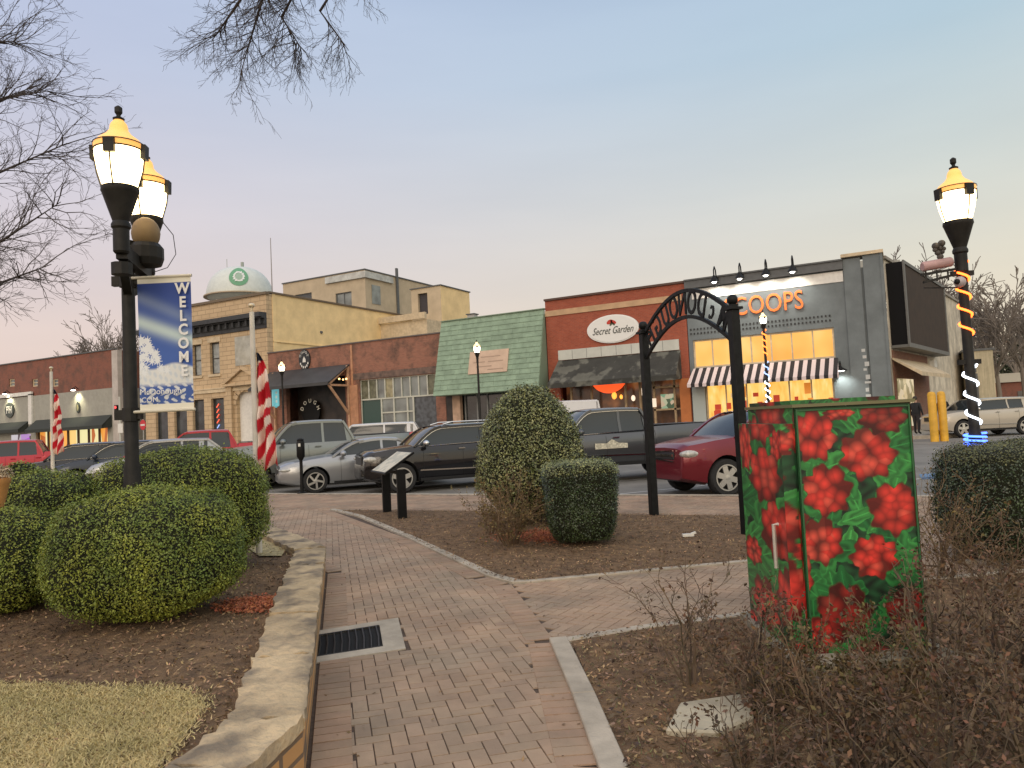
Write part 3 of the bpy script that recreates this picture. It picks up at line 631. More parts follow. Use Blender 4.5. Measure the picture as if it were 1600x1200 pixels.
# shop front below the awning
M_dint = mat('dark_interior', (.03,.022,.018), .4, var=.5, scale=1.5)
b = MB(); b.box(rx0+.76, rx1-.61, V0+.9, V0+.95, zb, az1-.3); b.build('shop_interior', glow_mat('dim_shop', [(.3,(.008,.005,.004)),(.5,(.05,.018,.008)),(.62,(.22,.07,.02)),(.8,(.5,.22,.08))], .6, (1,1,1), .9), rb)
b = MB()
for px in (892, 924, 977, 1000, 1022, 1054): x = fx(px,630); b.box(x-.06,x+.06,V0+.1,V0+.22,zb,az0+.2)
b.box(rx0+.76, fx(1000,630), V0+.1,V0+.2,.5,.7); b.box(fx(1020,630), rx1-.61, V0+.1, V0+.2, F(1040,606)[2], F(1040,606)[2]+.12); b.box(fx(1020,630), rx1-.61, V0+.1, V0+.2, F(1040,641)[2], F(1040,641)[2]+.1)
b.build('shopfront_frame', mat('weathered_wood', (.36,.26,.15), .8, var=.2, scale=4), rb)
b = MB(); cx, zc = fx(951,606), F(951,600)[2]; pts = [(cx-1.0+2.0*k/10, V0+.05, zc+.0) for k in range(11)]+[(cx+1.0-2.0*k/10, V0+.05, zc-.5*math.sin(math.pi*k/10)**.7-.05) for k in range(11)]
b.extr(pts, (0,.03,0)); b.build('red_bunting', mat('red_glow_cloth', (.8,.1,.03), .6, emit=(1,.10,.02), es=1.0), rb)
b = MB()
for px, py, r, c in ((956,618,.16,0), (1000,612,.16,1), (986,622,.13,1), (967,620,.1,0)):
    b = MB(); b.ell((fx(px,py), V0+.4, F(px,py)[2]), (r,r,r*1.4), 8, 6); b.build('hanging_lamp', [mat('amber_lamp', (.8,.4,.1), .5, emit=(1,.35,.05), es=1.6), mat('pale_lamp', (.8,.7,.6), .5, emit=(1,.8,.6), es=.9)][c], rb)
b = MB(); b.box(fx(1040,625)-.35, fx(1040,625)+.45, V0+.24, V0+.27, F(1040,641)[2]+.1, F(1040,606)[2]-.35); b.build('poster', glow_mat('posters', [(.3,(.05,.12,.06)),(.5,(.25,.5,.3)),(.65,(.6,.7,.45)),(.8,(.8,.6,.4))], .55, (1,1,1), 4, True), rb); b = MB()
b.box(fx(1021,628)-.15, fx(1021,628)+.15, V0+.05, V0+.08, F(1021,628)[2]-.3, F(1021,628)[2]+.2)
b.build('notice', mat('pale_notice', (.8,.7,.6), .5, emit=(1,.8,.6), es=.5), rb)
b = MB(); b.box(rx1-.6, rx1-.02, V0-.12, V0-.002, zb, az0+.1); b.build('orange_pier', mat('orange_pier', (.5,.17,.05), .75, grime=.2), rb)
# ===== green shingled front =====
qx0, qx1 = -27.05, -19.46
nb = thing('shop_building', 'shop with a sloping green shingled front carrying a plain tan board', 'building', ((qx0+qx1)/2, V0, zb))
mz1 = 8.46; mz0 = F(765,612,V0-1.3)[2]; MP = 1.35
w_ = MB(); shell(w_, qx0+.01, qx1-.01, V0, V0+20, zb, mz1-.3, [(qx0+.5,qx1-.4,zb,mz0+.1)], .5); w_.build('wall', M_dint, nb); roofp(nb, qx0, qx1, V0, V0+20, mz1-.3, M_roof)
M_shin = mat('green_shingle', (.25,.345,.245), .85, var=.12, scale=2.5, bump=.2, bscale=40, grime=.16, island=.06)
b = MB(); rows = 15; xr = random.Random(3)
for r_ in range(rows):
    t0, t1 = r_/rows, (r_+1)/rows; x = qx0-.02
    while x < qx1-.01:
        x2 = min(qx1, x+xr.uniform(.5,1.1)); e = .045; zt, zl = mz1+(mz0-mz1)*t0, mz1+(mz0-mz1)*t1; ya, yb = V0-.1-MP*t0, V0-.1-MP*t1
        b.add([(x,ya-.005,zt),(x2-.008,ya-.005,zt),(x2-.008,yb-e,zl-.02),(x,yb-e,zl-.02),(x,ya+.03,zt),(x2-.008,ya+.03,zt),(x2-.008,yb+.0,zl-.02),(x,yb+.0,zl-.02)], [(0,1,2,3),(7,6,5,4),(0,3,7,4),(1,5,6,2),(3,2,6,7),(0,4,5,1)]); x = x2
b.build('shingle_front', M_shin, nb)
b = MB(); b.extr([(qx0-.02,V0-.05,mz1),(qx0-.02,V0-.1-MP,mz0),(qx0-.02,V0-.05,mz0)], (.04,0,0)); b.extr([(qx1-.02,V0-.05,mz1),(qx1-.02,V0-.1-MP,mz0),(qx1-.02,V0-.05,mz0)], (.04,0,0)); b.box(qx0,qx1,V0-.1-MP,V0-.06,mz0-.05,mz0-.01); b.box(qx0-.04,qx1+.04,V0-.2,V0+.2,mz1,mz1+.06); b.build('side_cheek', mat('green_trim', (.20,.27,.19), .8), nb)
bx0, bx1, bz0_, bz1_ = fx(734,565,V0-.9), fx(795,565,V0-.9), F(765,583,V0-.9)[2], F(765,547,V0-.9)[2]
def onm(z): return V0-.1-MP*(mz1-z)/(mz1-mz0)-.09
b = MB(); b.extr([(bx0,onm(bz0_),bz0_),(bx1,onm(bz0_),bz0_),(bx1,onm(bz1_),bz1_),(bx0,onm(bz1_),bz1_)], (0,.04,0)); bd = b.build('sign_board', mat('tan_board', (.56,.41,.30), .8, var=.06, scale=1.5, grime=.1), nb)
b = MB()
for zz, xa, xb in ((.72,.3,.8),(.5,.12,.42),(.5,.5,.88),(.3,.2,.6),(.15,.5,.9)):
    z = bz0_+(bz1_-bz0_)*zz; b.box(bx0+(bx1-bx0)*xa, bx0+(bx1-bx0)*xb, onm(z)-.012, onm(z)-.002, z-.03, z+.03)
b.build('faded_lines', mat('faded_ink', (.40,.29,.22), .8), bd)
b = MB(); b.box(qx0+.5, qx0+1.1, V0-.02, V0+.3, zb, mz0); b.build('pier', mat('tan_brick_pier', (.5,.34,.24), .85, var=.15, scale=3), nb)
b = MB(); b.box(qx0+1.1,qx1-.4,V0+.45,V0+.5,zb,mz0); sf = b.build('shopfront', M_glass, nb)
b = MB()
for px in (716,722,741,757,790): x = fx(px,630); b.box(x-.05,x+.05,V0+.38,V0+.45,zb,mz0)
b.build('mullion', mat('grey_metal', (.25,.26,.25), .5, metal=.4), sf)
# ===== low brick building (two shopfronts) =====
M_lowb = brick_mat('weathered_brick', (.33,.135,.085), (.26,.10,.065), (.26,.17,.12), .22, .08, .01, stain=(.06,.045,.035))
lx0, lx1 = -43.2, -27.07; lz = 7.75
lb = thing('shop_building', 'low weathered brick building with a timber bracketed awning and steel shop windows', 'building', ((lx0+lx1)/2, V0, zb))
ox0, ox1 = fx(448,640), fx(541,640); wx0, wx1 = fx(563,630), fx(681,620); wz1 = F(620,589)[2]
w_ = MB(); shell(w_, lx0, lx1, V0, V0+24, zb, lz, [(ox0,ox1,zb,F(500,590)[2]), (wx0,wx1,.3,wz1)], .35); w_.build('wall', M_lowb, lb); roofp(lb, lx0, lx1, V0, V0+24, lz, M_roof)
b = MB(); b.box(lx0-.03,lx1+.03,V0-.08,V0+.3,lz,lz+.08); b.build('coping', mat('coping_grey', (.14,.12,.11), .8), lb)
b = MB(); b.box(fx(548,560),fx(551,560),V0-.05,V0-.002,zb,lz-.1); b.box(fx(548,620),fx(560,620),V0-.1,V0-.002,zb,F(550,602)[2]); b.build('pilaster', mat('orange_pilaster', (.45,.23,.13), .85, var=.15), lb)
b = MB(); b.box(wx0-.6,wx1+.2,V0-.04,V0-.002,wz1+.05,wz1+.5); b.build('lintel', mat('dark_lintel', (.09,.065,.055), .9, col2=(.2,.13,.1), scale=3), lb)
# pale steel window wall
M_steel = mat('pale_steel', (.50,.50,.42), .6, var=.1)
fr = MB(); yy = V0+.15; zr = F(620,621)[2]; zq = .35; nX = 9
for k in range(nX+1): x = wx0+(wx1-wx0)*k/nX; fr.box(x-.045,x+.045,yy-.05,yy+.02,zr,wz1)
for k in (0,2.5,4,5.6,6.3,9): x = wx0+(wx1-wx0)*k/nX; fr.box(x-.06,x+.06,yy-.05,yy+.02,zq,zr)
for z in (zq, zr, wz1): fr.box(wx0,wx1,yy-.06,yy+.01,z-.05,z+.05)
fr.box(wx0+(wx1-wx0)*2.5/nX, wx0+(wx1-wx0)*6.3/nX, yy-.06, yy+.01, zr-1.05, zr-.95)
ww = fr.build('window', M_steel, lb)
pr = MB(); xr = random.Random(5)
for k in range(nX): pr.c = xr.choice((0,0,1,2)); a, c = wx0+(wx1-wx0)*k/nX, wx0+(wx1-wx0)*(k+1)/nX; pr.poly((a,yy+.03,zr),(c,yy+.03,zr),(c,yy+.03,wz1),(a,yy+.03,wz1))
for (ka, kb, c) in ((0,2.5,3),(2.5,6.3,0),(6.3,9,4)): pr.c = c; a, e = wx0+(wx1-wx0)*ka/nX, wx0+(wx1-wx0)*kb/nX; pr.poly((a,yy+.03,zq),(e,yy+.03,zq),(e,yy+.03,zr),(a,yy+.03,zr))
pr.build('pane', [M_glass2, mat('olive_glass', (.14,.14,.09), .15, var=.3), mat('tan_glass', (.28,.25,.15), .2, var=.3), mat('teal_glass', (.03,.07,.06), .12), mat('slate_glass', (.07,.08,.09), .1, var=.4)], ww)
# black lean-to awning on timber brackets
at, ab = F(545,569)[2], F(515,600,V0-2.2)[2]; AP = 2.3
b = MB(); xa, xb = fx(424,600)-.0, fx(548,570)-.1
b.extr([(xa,V0-.02,at),(xb,V0-.02,at),(xb,V0-AP,ab+.15),(xa,V0-AP,ab+.15)], (0,0,-.1)); b.box(xa,xb,V0-AP-.02,V0-AP+.02,ab-.05,ab+.17)
b.build('awning', mat('black_metal_awning', (.045,.045,.045), .55, var=.2, scale=1), lb)
M_tim = mat('timber', (.50,.30,.18), .8, var=.2, scale=3)
for xx in (xb-.1, xa+.4):
    b = MB(); b.beam((xx,V0-.15,at-.15),(xx,V0-AP+.1,ab-.02),.12,.14); b.beam((xx,V0-.15,ab-.05),(xx,V0-AP+.1,ab-.05),.12,.14); b.beam((xx,V0-.15,ab-2.1),(xx,V0-AP+.2,ab-.1),.12,.14); b.beam((xx,V0-.1,zb),(xx,V0-.1,at-.1),.14,.16); b.build('timber_bracket', M_tim, lb)
b = MB(); b.box(ox0,ox1,V0+1.2,V0+1.25,zb,F(500,590)[2]); b.build('dark_recess', M_dint, lb)
b = MB(); b.lathe([(.0,0),(.9,0),(.9,.04),(0,.04)], (fx(472,640), V0+.9, F(472,640)[2]-.2), 24, 'y'); ds = b.build('round_sign', M_blk, lb)
def arctext(s, r, size, m, parent, c, a0, a1, y, name='lettering', flip=False):
    for k, ch in enumerate(s):
        a = a0+(a1-a0)*k/max(1, len(s)-1); an = math.radians(a); rot = Matrix.Rotation(-math.radians(90-a)*(1), 4, 'Y') if 0 else None
        R = Matrix.Rotation(math.radians(90-a) if not flip else math.radians(270-a), 4, 'Y') @ Matrix.Rotation(math.radians(90), 4, 'X')
        text(ch, size, m, name, parent, (c[0]+r*math.cos(an), y, c[1]+r*math.sin(an)), rot=R, ext=.006)
M_cream2 = mat('cream_letter', (.7,.66,.55), .6, emit=(.9,.8,.6), es=.12)
arctext('DOUGH', .85, .42, M_cream2, ds, (fx(472,640), F(472,640)[2]-.2), 160, 20, V0+.85)
# round badge on the brick
cx, cz = fx(477,562), F(477,562)[2]
b = MB(); n = 28; b.extr([(cx+.55*math.cos(2*math.pi*k/n), V0-.12, cz+.76*math.sin(2*math.pi*k/n)) for k in range(n)], (0,.1,0)); rs = b.build('oval_badge', mat('badge_black', (.02,.022,.024), .5), lb)
for k, (ch, a) in enumerate(zip('DOUGH', (150,120,90,60,30))): text(ch, .26, M_white, 'lettering', rs, (cx+.42*math.cos(math.radians(a)), V0-.13, cz+.58*math.sin(math.radians(a))), ext=.005)
for a in (210,233,256,284,307,330): b = MB(); p_ = (cx+.42*math.cos(math.radians(a)), cz+.58*math.sin(math.radians(a))); b.box(p_[0]-.05,p_[0]+.05,V0-.13,V0-.122,p_[1]-.08,p_[1]+.08); b.build('badge_mark', M_white, rs)
b = MB(); b.extr([(cx-.16,V0-.13,cz-.2),(cx+.16,V0-.13,cz-.2),(cx+.14,V0-.13,cz+.02),(cx,V0-.13,cz+.24),(cx-.12,V0-.13,cz+.05)], (0,.01,0)); b.build('flame_mark', M_white, rs)
# blue blade sign
x, z = fx(432,622,V0-1.5), F(432,622,V0-1.5)[2]
b = MB(); b.extr([(x,V0-1.9,z-.55),(x,V0-1.9,z+.65),(x,V0-1.3,z+.65),(x,V0-1.3,z-.55),(x,V0-1.6,z-.72)], (.08,0,0)); b.box(x-.3,x+.34,V0-1.66,V0-1.6,z-.6,z+.62); bs = b.build('blade_sign', mat('teal_sign', (.10,.30,.33), .5, emit=(.2,.55,.6), es=.5), lb)
b = MB()
for k in range(3): b.box(x-.2,x+.24,V0-1.67,V0-1.662,z-.35+k*.32,z-.15+k*.32)
b.build('sign_mark', mat('pale_mark', (.7,.75,.72), .5), bs)
b = MB()
for px, py, r in ((530,592,.07),(536,593,.06),(541,592,.07)): b.ell((fx(px,py,V0-.6), V0-.6, F(px,py,V0-.6)[2]), r, 8, 6)
b.build('string_bulb', mat('warm_bulb', (.9,.6,.3), .5, emit=(1,.6,.2), es=4), lb)
# ===== yellow stone corner building =====
M_stone = brick_mat('tan_stone', (.58,.43,.26), (.51,.375,.225), (.30,.21,.13), .95, .36, .02, dark=.25, bump=.8)
M_stu = mat('yellow_stucco', (.88,.66,.34), .85, var=.07, scale=.8, bump=.1, bscale=20, grime=.12)
yx0, yx1 = -57.9, -43.22; yz = 12.5
yb_ = thing('corner_building', 'two storey tan stone corner building with black cornice and yellow side wall', 'building', ((yx0+yx1)/2, V0, zb))
def hw(pa, pb, pt, pbm): return (fx(pa,(pt+pbm)/2), fx(pb,(pt+pbm)/2), F(pa,pbm)[2], F(pa,pt)[2])
H_ = [hw(328,343,536,585), hw(301,312,541,588)]
dx = (H_[0][0]+H_[0][1])/2-(H_[1][0]+H_[1][1])/2
H_.append((H_[1][0]-dx, H_[1][1]-dx, H_[1][2], H_[1][3])); H_[1] = (H_[1][0], H_[1][1]+.2, *H_[0][2:]); H_[2] = (*H_[2][:2], *H_[0][2:])
lz1 = F(340,622)[2]
L_ = [(fx(330,640), fx(350,640), .6, lz1), (fx(301,640), fx(319,640), .6, lz1), (fx(272,645), fx(292,645), .2, lz1), (fx(243,645),fx(262,645),.6,lz1)]
dcx = fx(386,620); DW = 1.15; L_.append((dcx-DW, dcx+DW, zb, F(386,612)[2]))
w_ = MB(); front(w_, yx0, yx1, zb, yz-.1, V0, H_+L_, .35); w_.poly((yx0,V0,zb),(yx0,V0,yz-.1),(yx0,V0+24,yz-.1),(yx0,V0+24,zb)); w_.build('stone_wall', M_stone, yb_)
w_ = MB(); w_.poly((yx1,V0+.6,zb),(yx1,V0+25,zb),(yx1,V0+25,yz+.0),(yx1,V0+.6,yz+.0)); w_.box(yx1,yx1+.08,V0+.6,V0+25,8.7,8.78); w_.box(yx1,yx1+.05,V0+.6,V0+.95,7.8,yz); w_.build('yellow_side_wall', M_stu, yb_)
w_ = MB(); w_.poly((yx1,V0,zb),(yx1,V0+.6,zb),(yx1,V0+.6,yz-.1),(yx1,V0,yz-.1)); w_.build('quoin_return', M_stone, yb_)
roofp(yb_, yx0, yx1, V0, V0+25, yz, M_roof)
b = MB(); b.box(yx0-.1,yx1+.12,V0-.14,V0+.25,yz-.12,yz+.08); b.box(yx1-.2,yx1+.12,V0+.25,V0+25,yz,yz+.14); b.build('coping', mat('coping_brown', (.16,.12,.08), .8), yb_)
cz1, cz0 = F(417,489)[2], F(417,512)[2]
b = MB()
for k, (z0, z1, p) in enumerate(((cz0,cz0+.3,.12),(cz0+.3,cz0+.75,.2),(cz0+.75,cz1-.3,.5),(cz1-.3,cz1+.05,.75))): b.box(yx0-.1, yx1+.0, V0-p, V0-.002, z0+.002, z1)
x = yx0
while x < yx1-.2: b.box(x, x+.18, V0-.42, V0-.2, cz0+.35, cz0+.74); x += .75
b.build('cornice', mat('black_cornice', (.035,.037,.04), .6, var=.2), yb_)
b = MB(); b.box(yx0-.05,yx1+.02,V0-.12,V0-.002,lz1+.45,lz1+.7); b.box(yx0-.05,yx1+.02,V0-.16,V0-.002,lz1+.72,lz1+.82); b.build('string_course', M_cream, yb_)
for h in H_: window(yb_, *h, V0, mat('dark_sash', (.06,.055,.05), .6), mat('pale_blind', (.30,.32,.31), .3, var=.2), 1, 2, .09, .3); b = MB(); b.box(h[0]-.15,h[1]+.15,V0-.12,V0-.003,h[2]-.22,h[2]-.02); b.build('window_sill', M_cream, yb_); b = MB(); b.box(h[0]-.2,h[1]+.2,V0-.06,V0-.003,h[3]+.02,h[3]+.42); b.build('window_lintel', M_cream, yb_)
for h in L_[:4]: window(yb_, *h, V0, mat('dark_frame', (.05,.045,.04), .6), M_glass, 1, 1, .1, .28)
b = MB(); pz0, pz1 = F(368,572)[2], F(368,527)[2]; b.box(fx(368,550),fx(393,545),V0-.06,V0-.003,pz0,pz1); b.build('blank_panel', mat('weathered_panel', (.42,.40,.33), .85, col2=(.52,.51,.45), scale=1.4, grime=.3), yb_)
# pediment over the arched door
pzz = F(386,602)[2]
b = MB(); b.extr([(dcx-2.2,V0-.5,pzz),(dcx+2.2,V0-.5,pzz),(dcx+2.2,V0-.5,pzz+.2),(dcx-2.2,V0-.5,pzz+.2)], (0,.498,0))
b.extr([(dcx-2.3,V0-.55,pzz+.21),(dcx-2.1,V0-.55,pzz+.4),(dcx,V0-.55,pzz+1.55),(dcx,V0-.55,pzz+1.25),(dcx-1.9,V0-.55,pzz+.21)], (0,.548,0)); b.extr([(dcx+2.3,V0-.55,pzz+.21),(dcx+2.1,V0-.55,pzz+.4),(dcx,V0-.55,pzz+1.55),(dcx,V0-.55,pzz+1.25),(dcx+1.9,V0-.55,pzz+.21)], (0,.548,0)); b.extr([(dcx-1.85,V0-.3,pzz+.22),(dcx+1.85,V0-.3,pzz+.22),(dcx,V0-.3,pzz+1.22)], (0,.296,0))
for s in (-1, 1): b.box(dcx+s*1.75-.3, dcx+s*1.75+.3, V0-.3, V0-.003, zb, pzz-.002)
b.build('pediment', M_stone, yb_)
b = MB(); R0 = DW; zc = L_[4][3]-DW*.9
for k in range(9):
    a0, a1 = math.pi*k/9+.03, math.pi*(k+1)/9-.03; b.extr([(dcx+r*math.cos(a), V0-.1, zc+r*math.sin(a)) for r, a in ((R0,a0),(R0+.5,a0),(R0+.5,a1),(R0,a1))], (0,.095,0))
b.build('arch_stone', M_stone, yb_)
b = MB(); b.box(dcx-DW,dcx+DW,V0+.3,V0+.34,zb,L_[4][3]); b.build('door', M_white, yb_)
b = MB(); zt = F(336,607)[2]
M_rflR = mat('reflection_red', (.5,.05,.03), .5, emit=(1,.12,.05), es=1.5); M_rflB = mat('reflection_blue', (.2,.3,.6), .5, emit=(.35,.5,1), es=1.2)
x = fx(337,640)
for k in range(7): z = 3.9-k*.42; b.c = 0 if k < 4 else 1; b.beam((x-.12,V0+.2,z),(x+.14,V0+.2,z+.28),.05,.05)
b.build('rope_glow', [M_rflR, M_rflB], yb_)  # glowing bars in place of a lamp's rope lights reflected in the window
b = MB()
for py in (500,518): p = F(556,py); 
for s_, z in ((6,9.9),(19,8.6),(19,9.4)): b.lathe([(0,0),(.14,0),(.1,.12),(0,.14)], (yx1+.0, V0+s_, z), 8, 'x')
b.build('wall_vent', M_gdark, yb_)
for s_ in (7.6, 12.2): b = MB(); b.box(yx1,yx1+.03,V0+s_,V0+s_+1.6,7.9,8.75); b.box(yx1,yx1+.06,V0+s_-.08,V0+s_+1.68,8.76,8.86); b.build('blocked_window', mat('pink_panel', (.5,.36,.25), .8), yb_)
# ===== pale block behind =====
M_tan = mat('tan_stucco', (.52,.425,.29), .85, var=.06, scale=.6, grime=.12); v2 = 60.0
kb = thing('office_block', 'plain tan stuccoed upper block rising behind the yellow side wall', 'building', (-52, v2, zb))
kx0, kx1, kz = -60.0, -48.5, 18.0
w_ = MB(); shell(w_, kx0, kx1, v2, v2+17, zb, kz, [(fx(524,455,v2),fx(549,455,v2),F(524,481,v2)[2],F(549,455,v2)[2]), (fx(461,460,v2),fx(487,460,v2),15,F(461,461,v2)[2])], .2); w_.build('wall', M_tan, kb); roofp(kb,kx0,kx1,v2,v2+17,kz,M_roof)
window(kb, fx(524,455,v2),fx(549,455,v2),F(524,481,v2)[2],F(549,455,v2)[2], v2, M_gdark, M_glass2, 2, 1, .1); window(kb, fx(461,460,v2),fx(487,460,v2),15,F(461,461,v2)[2], v2, M_gdark, M_glass, 1, 1, .1)
b = MB(); b.box(kx0-.1,kx1+.1,v2-.1,v2+.2,kz,kz+.12); b.box(kx1-.2,kx1+.1,v2+.2,v2+17,kz,kz+.12); b.build('coping', M_gdark, kb)
b = MB(); sz = F(510,444,v2)[2]; b.box(fx(510,436,v2),kx1+.25,v2-.25,v2-.003,sz,kz-.15); b.box(kx1+.003,kx1+.25,v2,v2+4.5,sz,kz-.15); b.build('sign_fascia', mat('weathered_fascia', (.50,.50,.46), .7, col2=(.62,.64,.6), scale=1.2, grime=.3), kb)
b = MB(); b.box(kx1+.003,kx1+.06,v2+1.0,v2+2.4,14.6,16.6); b.build('side_window', M_glass2, kb)
b = MB(); b.box(kx1+.01,kx1+.2,v2+5.2,v2+5.5,10,19); b.build('drain_pipe', M_gdark, kb)
v3 = 58.0; X3 = fx(688,446,v3)
kb2 = thing('stair_block', 'small yellow stair tower with one dark opening behind the green fronted shop', 'building', (X3-1.5, v3, zb))
z3 = F(688,446,v3)[2]; x3 = fx(642,452,v3); hA = (fx(653,470,v3), fx(668,470,v3), F(655,492,v3)[2], F(655,459,v3)[2])
w_ = MB(); front(w_, x3, X3, zb, z3, v3, [hA], .3); w_.poly((x3,v3,zb),(x3,v3,z3),(x3,v3+5.2,z3),(x3,v3+5.2,zb)); w_.poly((x3,v3+5.2,zb),(X3,v3+5.2,zb),(X3,v3+5.2,z3),(x3,v3+5.2,z3)); w_.build('wall', M_tan, kb2)
w_ = MB(); w_.poly((X3,v3,zb),(X3,v3+5.2,zb),(X3,v3+5.2,z3),(X3,v3,z3)); w_.build('yellow_side_wall', M_stu, kb2); roofp(kb2,x3,X3,v3,v3+5.2,z3,M_roof)
b = MB(); b.box(hA[0],hA[1],v3+.28,v3+.3,hA[2],hA[3]); b.build('dark_opening', mat('opening_dark', (.05,.045,.05), .8), kb2)
b = MB(); b.box(x3-.1,X3+.1,v3-.1,v3+5.3,z3,z3+.1); b.build('coping', M_gdark, kb2)
b = MB(); b.box(x3-5,X3,v3-2.8,v3-2.5,F(660,502,v3)[2]-.2,F(660,496,v3)[2]); b.box(x3-5,X3+.0,v3-2.5,v3-.01,8,F(660,502,v3)[2]-.25); b.build('ledge', M_cream, kb2)
vv = thing('roof_vent', 'grey roof ventilation box just right of the yellow stair tower', 'vent', (-27.5, 55, 7.9)); x, z = fx(738,492,55), F(738,492,55)[2]
b = MB(); b.box(x-.35,x+.35,54.7,55.3,7.7,z); b.build('casing', mat('galvanised', (.4,.4,.38), .5, metal=.3), vv); b = MB(); b.box(x-.42,x+.42,54.6,55.4,z,z+.08); b.build('cap', M_gdark, vv)
# ===== left block across the side street =====
M_lbr = brick_mat('brown_brick', (.26,.085,.05), (.21,.07,.045), (.2,.12,.09), .22, .08, .01, stain=(.09,.06,.045))
ax0, ax1 = -86.0, -62.1
ab_ = thing('corner_shop', 'brown brick building over a grey shopfront with lit gold windows', 'building', (-74, V0, zb))
az = 9.75; aw = []
for px in (18, 54, 86): aw.append((fx(px-4,600), fx(px+5,600), F(px,604)[2], F(px,592)[2]))
gz = 6.35
w_ = MB(); shell(w_, ax0, ax1, V0, V0+22, gz, az, aw, .2); w_.build('brick_wall', M_lbr, ab_); roofp(ab_,ax0,ax1,V0,V0+22,az,M_roof)
for a in aw: window(ab_, *a, V0, M_cream, M_glass2, 1, 2, .1)
b = MB(); b.box(ax0,ax1+.05,V0-.1,V0+.3,az,az+.1); b.build('coping', M_gdark, ab_)
az2 = F(120,671)[2]
w_ = MB(); shell(w_, ax0, ax1+.02, V0-.1, V0+22, zb, gz-.01, [(fx(58,685),fx(170,685),.3,az2)], .4); w_.build('painted_wall', mat('grey_render', (.34,.33,.28), .8, var=.05, grime=.1), ab_)
b = MB(); b.box(ax1-.1,ax1+.7,V0-.15,V0+.3,zb,az-.1); b.build('white_corner_strip', mat('white_render', (.52,.47,.42), .8, grime=.2), ab_)
b = MB(); x0, x1 = fx(52,650), fx(0,650)-4; b.box(x0-.35,x0+.2,V0-.28,V0-.102,F(50,663)[2],F(50,616)[2]); b.box(x1,x0+.2,V0-.28,V0-.102,F(50,616)[2]-.1,F(50,616)[2]+.25); b.build('white_surround', M_white, ab_)
awning(ab_, fx(58,660), ax1-.3, F(120,652)[2], F(120,672,V0-1)[2], V0-.1, 1.0, mat('black_canvas', (.03,.035,.03), .8), 'black_awning', .3); awning(ab_, ax0, fx(50,660)-.4, F(20,660)[2], F(20,676,V0-1)[2], V0-.1, 1.0, mat('black_canvas', (.03,.035,.03), .8), 'black_awning', .3)
b = MB(); b.box(fx(58,685),fx(170,685),V0+.25,V0+.3,.3,az2); b.build('lit_window', glow_mat('gold_window', [(.3,(.5,.12,.02)),(.42,(1,.42,.06)),(.6,(1,.62,.18)),(.75,(.9,.8,.4))], .9, (.5,1,.1), 2.5, True), ab_)
b = MB()
for k in range(8): x = fx(58,685)+k*(fx(170,685)-fx(58,685))/7; b.box(x-.09,x+.09,V0+.1,V0+.24,.3,az2)
b.build('mullion', mat('dark_wood', (.06,.03,.02), .6), ab_)
b = MB(); b.box(fx(20,690),fx(50,690),V0-.13,V0-.105,.3,F(30,676)[2]-.2); b.build('purple_window', glow_mat('purple_window', [(.3,(.08,.05,.08)),(.5,(.6,.55,.6)),(.6,(.5,.05,.8)),(.75,(.7,.65,.7))], .7, (1,1,1), 1.0, True), ab_)
for px, pr_, kind in ((18, 641, 0), (125, 637, 1)):
    x, z = fx(px, pr_), F(px, pr_)[2]
    b = MB(); n = 24; R1, R2 = (.75,.75) if kind == 0 else (.26,.5)
    b.extr([(x+R1*math.cos(2*math.pi*k/n), V0-.22, z+R2*math.sin(2*math.pi*k/n)) for k in range(n)], (0,.1,0)); s_ = b.build('round_sign' if kind == 0 else 'oval_sign', mat('sign_dark', (.05,.06,.055), .5), ab_)
    if kind == 0: text('PH', 1.0, M_white, 'lettering', s_, (x, V0-.235, z), sx=.8, bold=.02)
    else: b = MB(); b.extr([(x+.15*math.cos(2*math.pi*k/12), V0-.235, z+.3*math.sin(2*math.pi*k/12)) for k in range(12)], (0,.01,0)); b.build('sign_centre', mat('olive_mark', (.3,.28,.15), .6), s_)
    zt = z+1.65
    b = MB(); b.tube([(x,V0-.12,zt+.05),(x,V0-.4,zt+.3),(x,V0-.6,zt+.15)], .04, 5); b.lathe([(.05,.2),(.3,0)], (x,V0-.6,zt-.02), 10); w = b.build('gooseneck_lamp', M_blk, ab_); b = MB(); b.ell((x,V0-.6,zt-.05), (.2,.2,.06), 8, 5); b.build('bulb', M_lamp, w)
    L = bpy.data.lights.new('lamp_light', 'SPOT'); L.energy = 260; L.spot_size = math.radians(110); L.spot_blend = .8; L.color = (1,.93,.62); L.shadow_soft_size = .1
    o = bpy.data.objects.new('lamp_light', L); COL.objects.link(o); o.parent = w; o.location = Vector((x, V0-.62, zt-.15))-Vector(ab_.location); o.rotation_euler = Vector((0,-.45,1)).to_track_quat('Z','Y').to_euler()
# ===== water tower =====
WD = 120; wc = F(375,455,WD)
wt = thing('water_tower', 'white domed water tower with a round green emblem above the roofs', 'water tower', (wc.x, WD, 0))
R = 50*(-math.sin(math.radians(YAW))*wc.x+math.cos(math.radians(YAW))*WD)/FPX; zl = F(375,463,WD)[2]; zt = F(375,418,WD)[2]
b = MB(); prof = [(R*.35,zl-2.0),(R*.8,zl-1.2),(R,zl-.25),(R*1.01,zl)]+[(R*math.cos(t)**.8, zl+(zt-zl)*math.sin(t)) for t in [math.pi/2*k/9 for k in range(1,10)]]+[(.05,zt+.02)]
b.lathe(prof, (wc.x,WD,0), 40); b.build('tank', mat('white_tank', (.62,.66,.62), .5, var=.05, scale=.1, grime=.1), wt, smooth=40)
b = MB(); b.lathe([(R*1.02,zl-.35),(R*1.08,zl-.35),(R*1.08,zl-.1),(R*1.02,zl-.1)], (wc.x,WD,0), 40); b.build('walkway', mat('tan_metal', (.45,.36,.25), .6), wt)
b = MB()
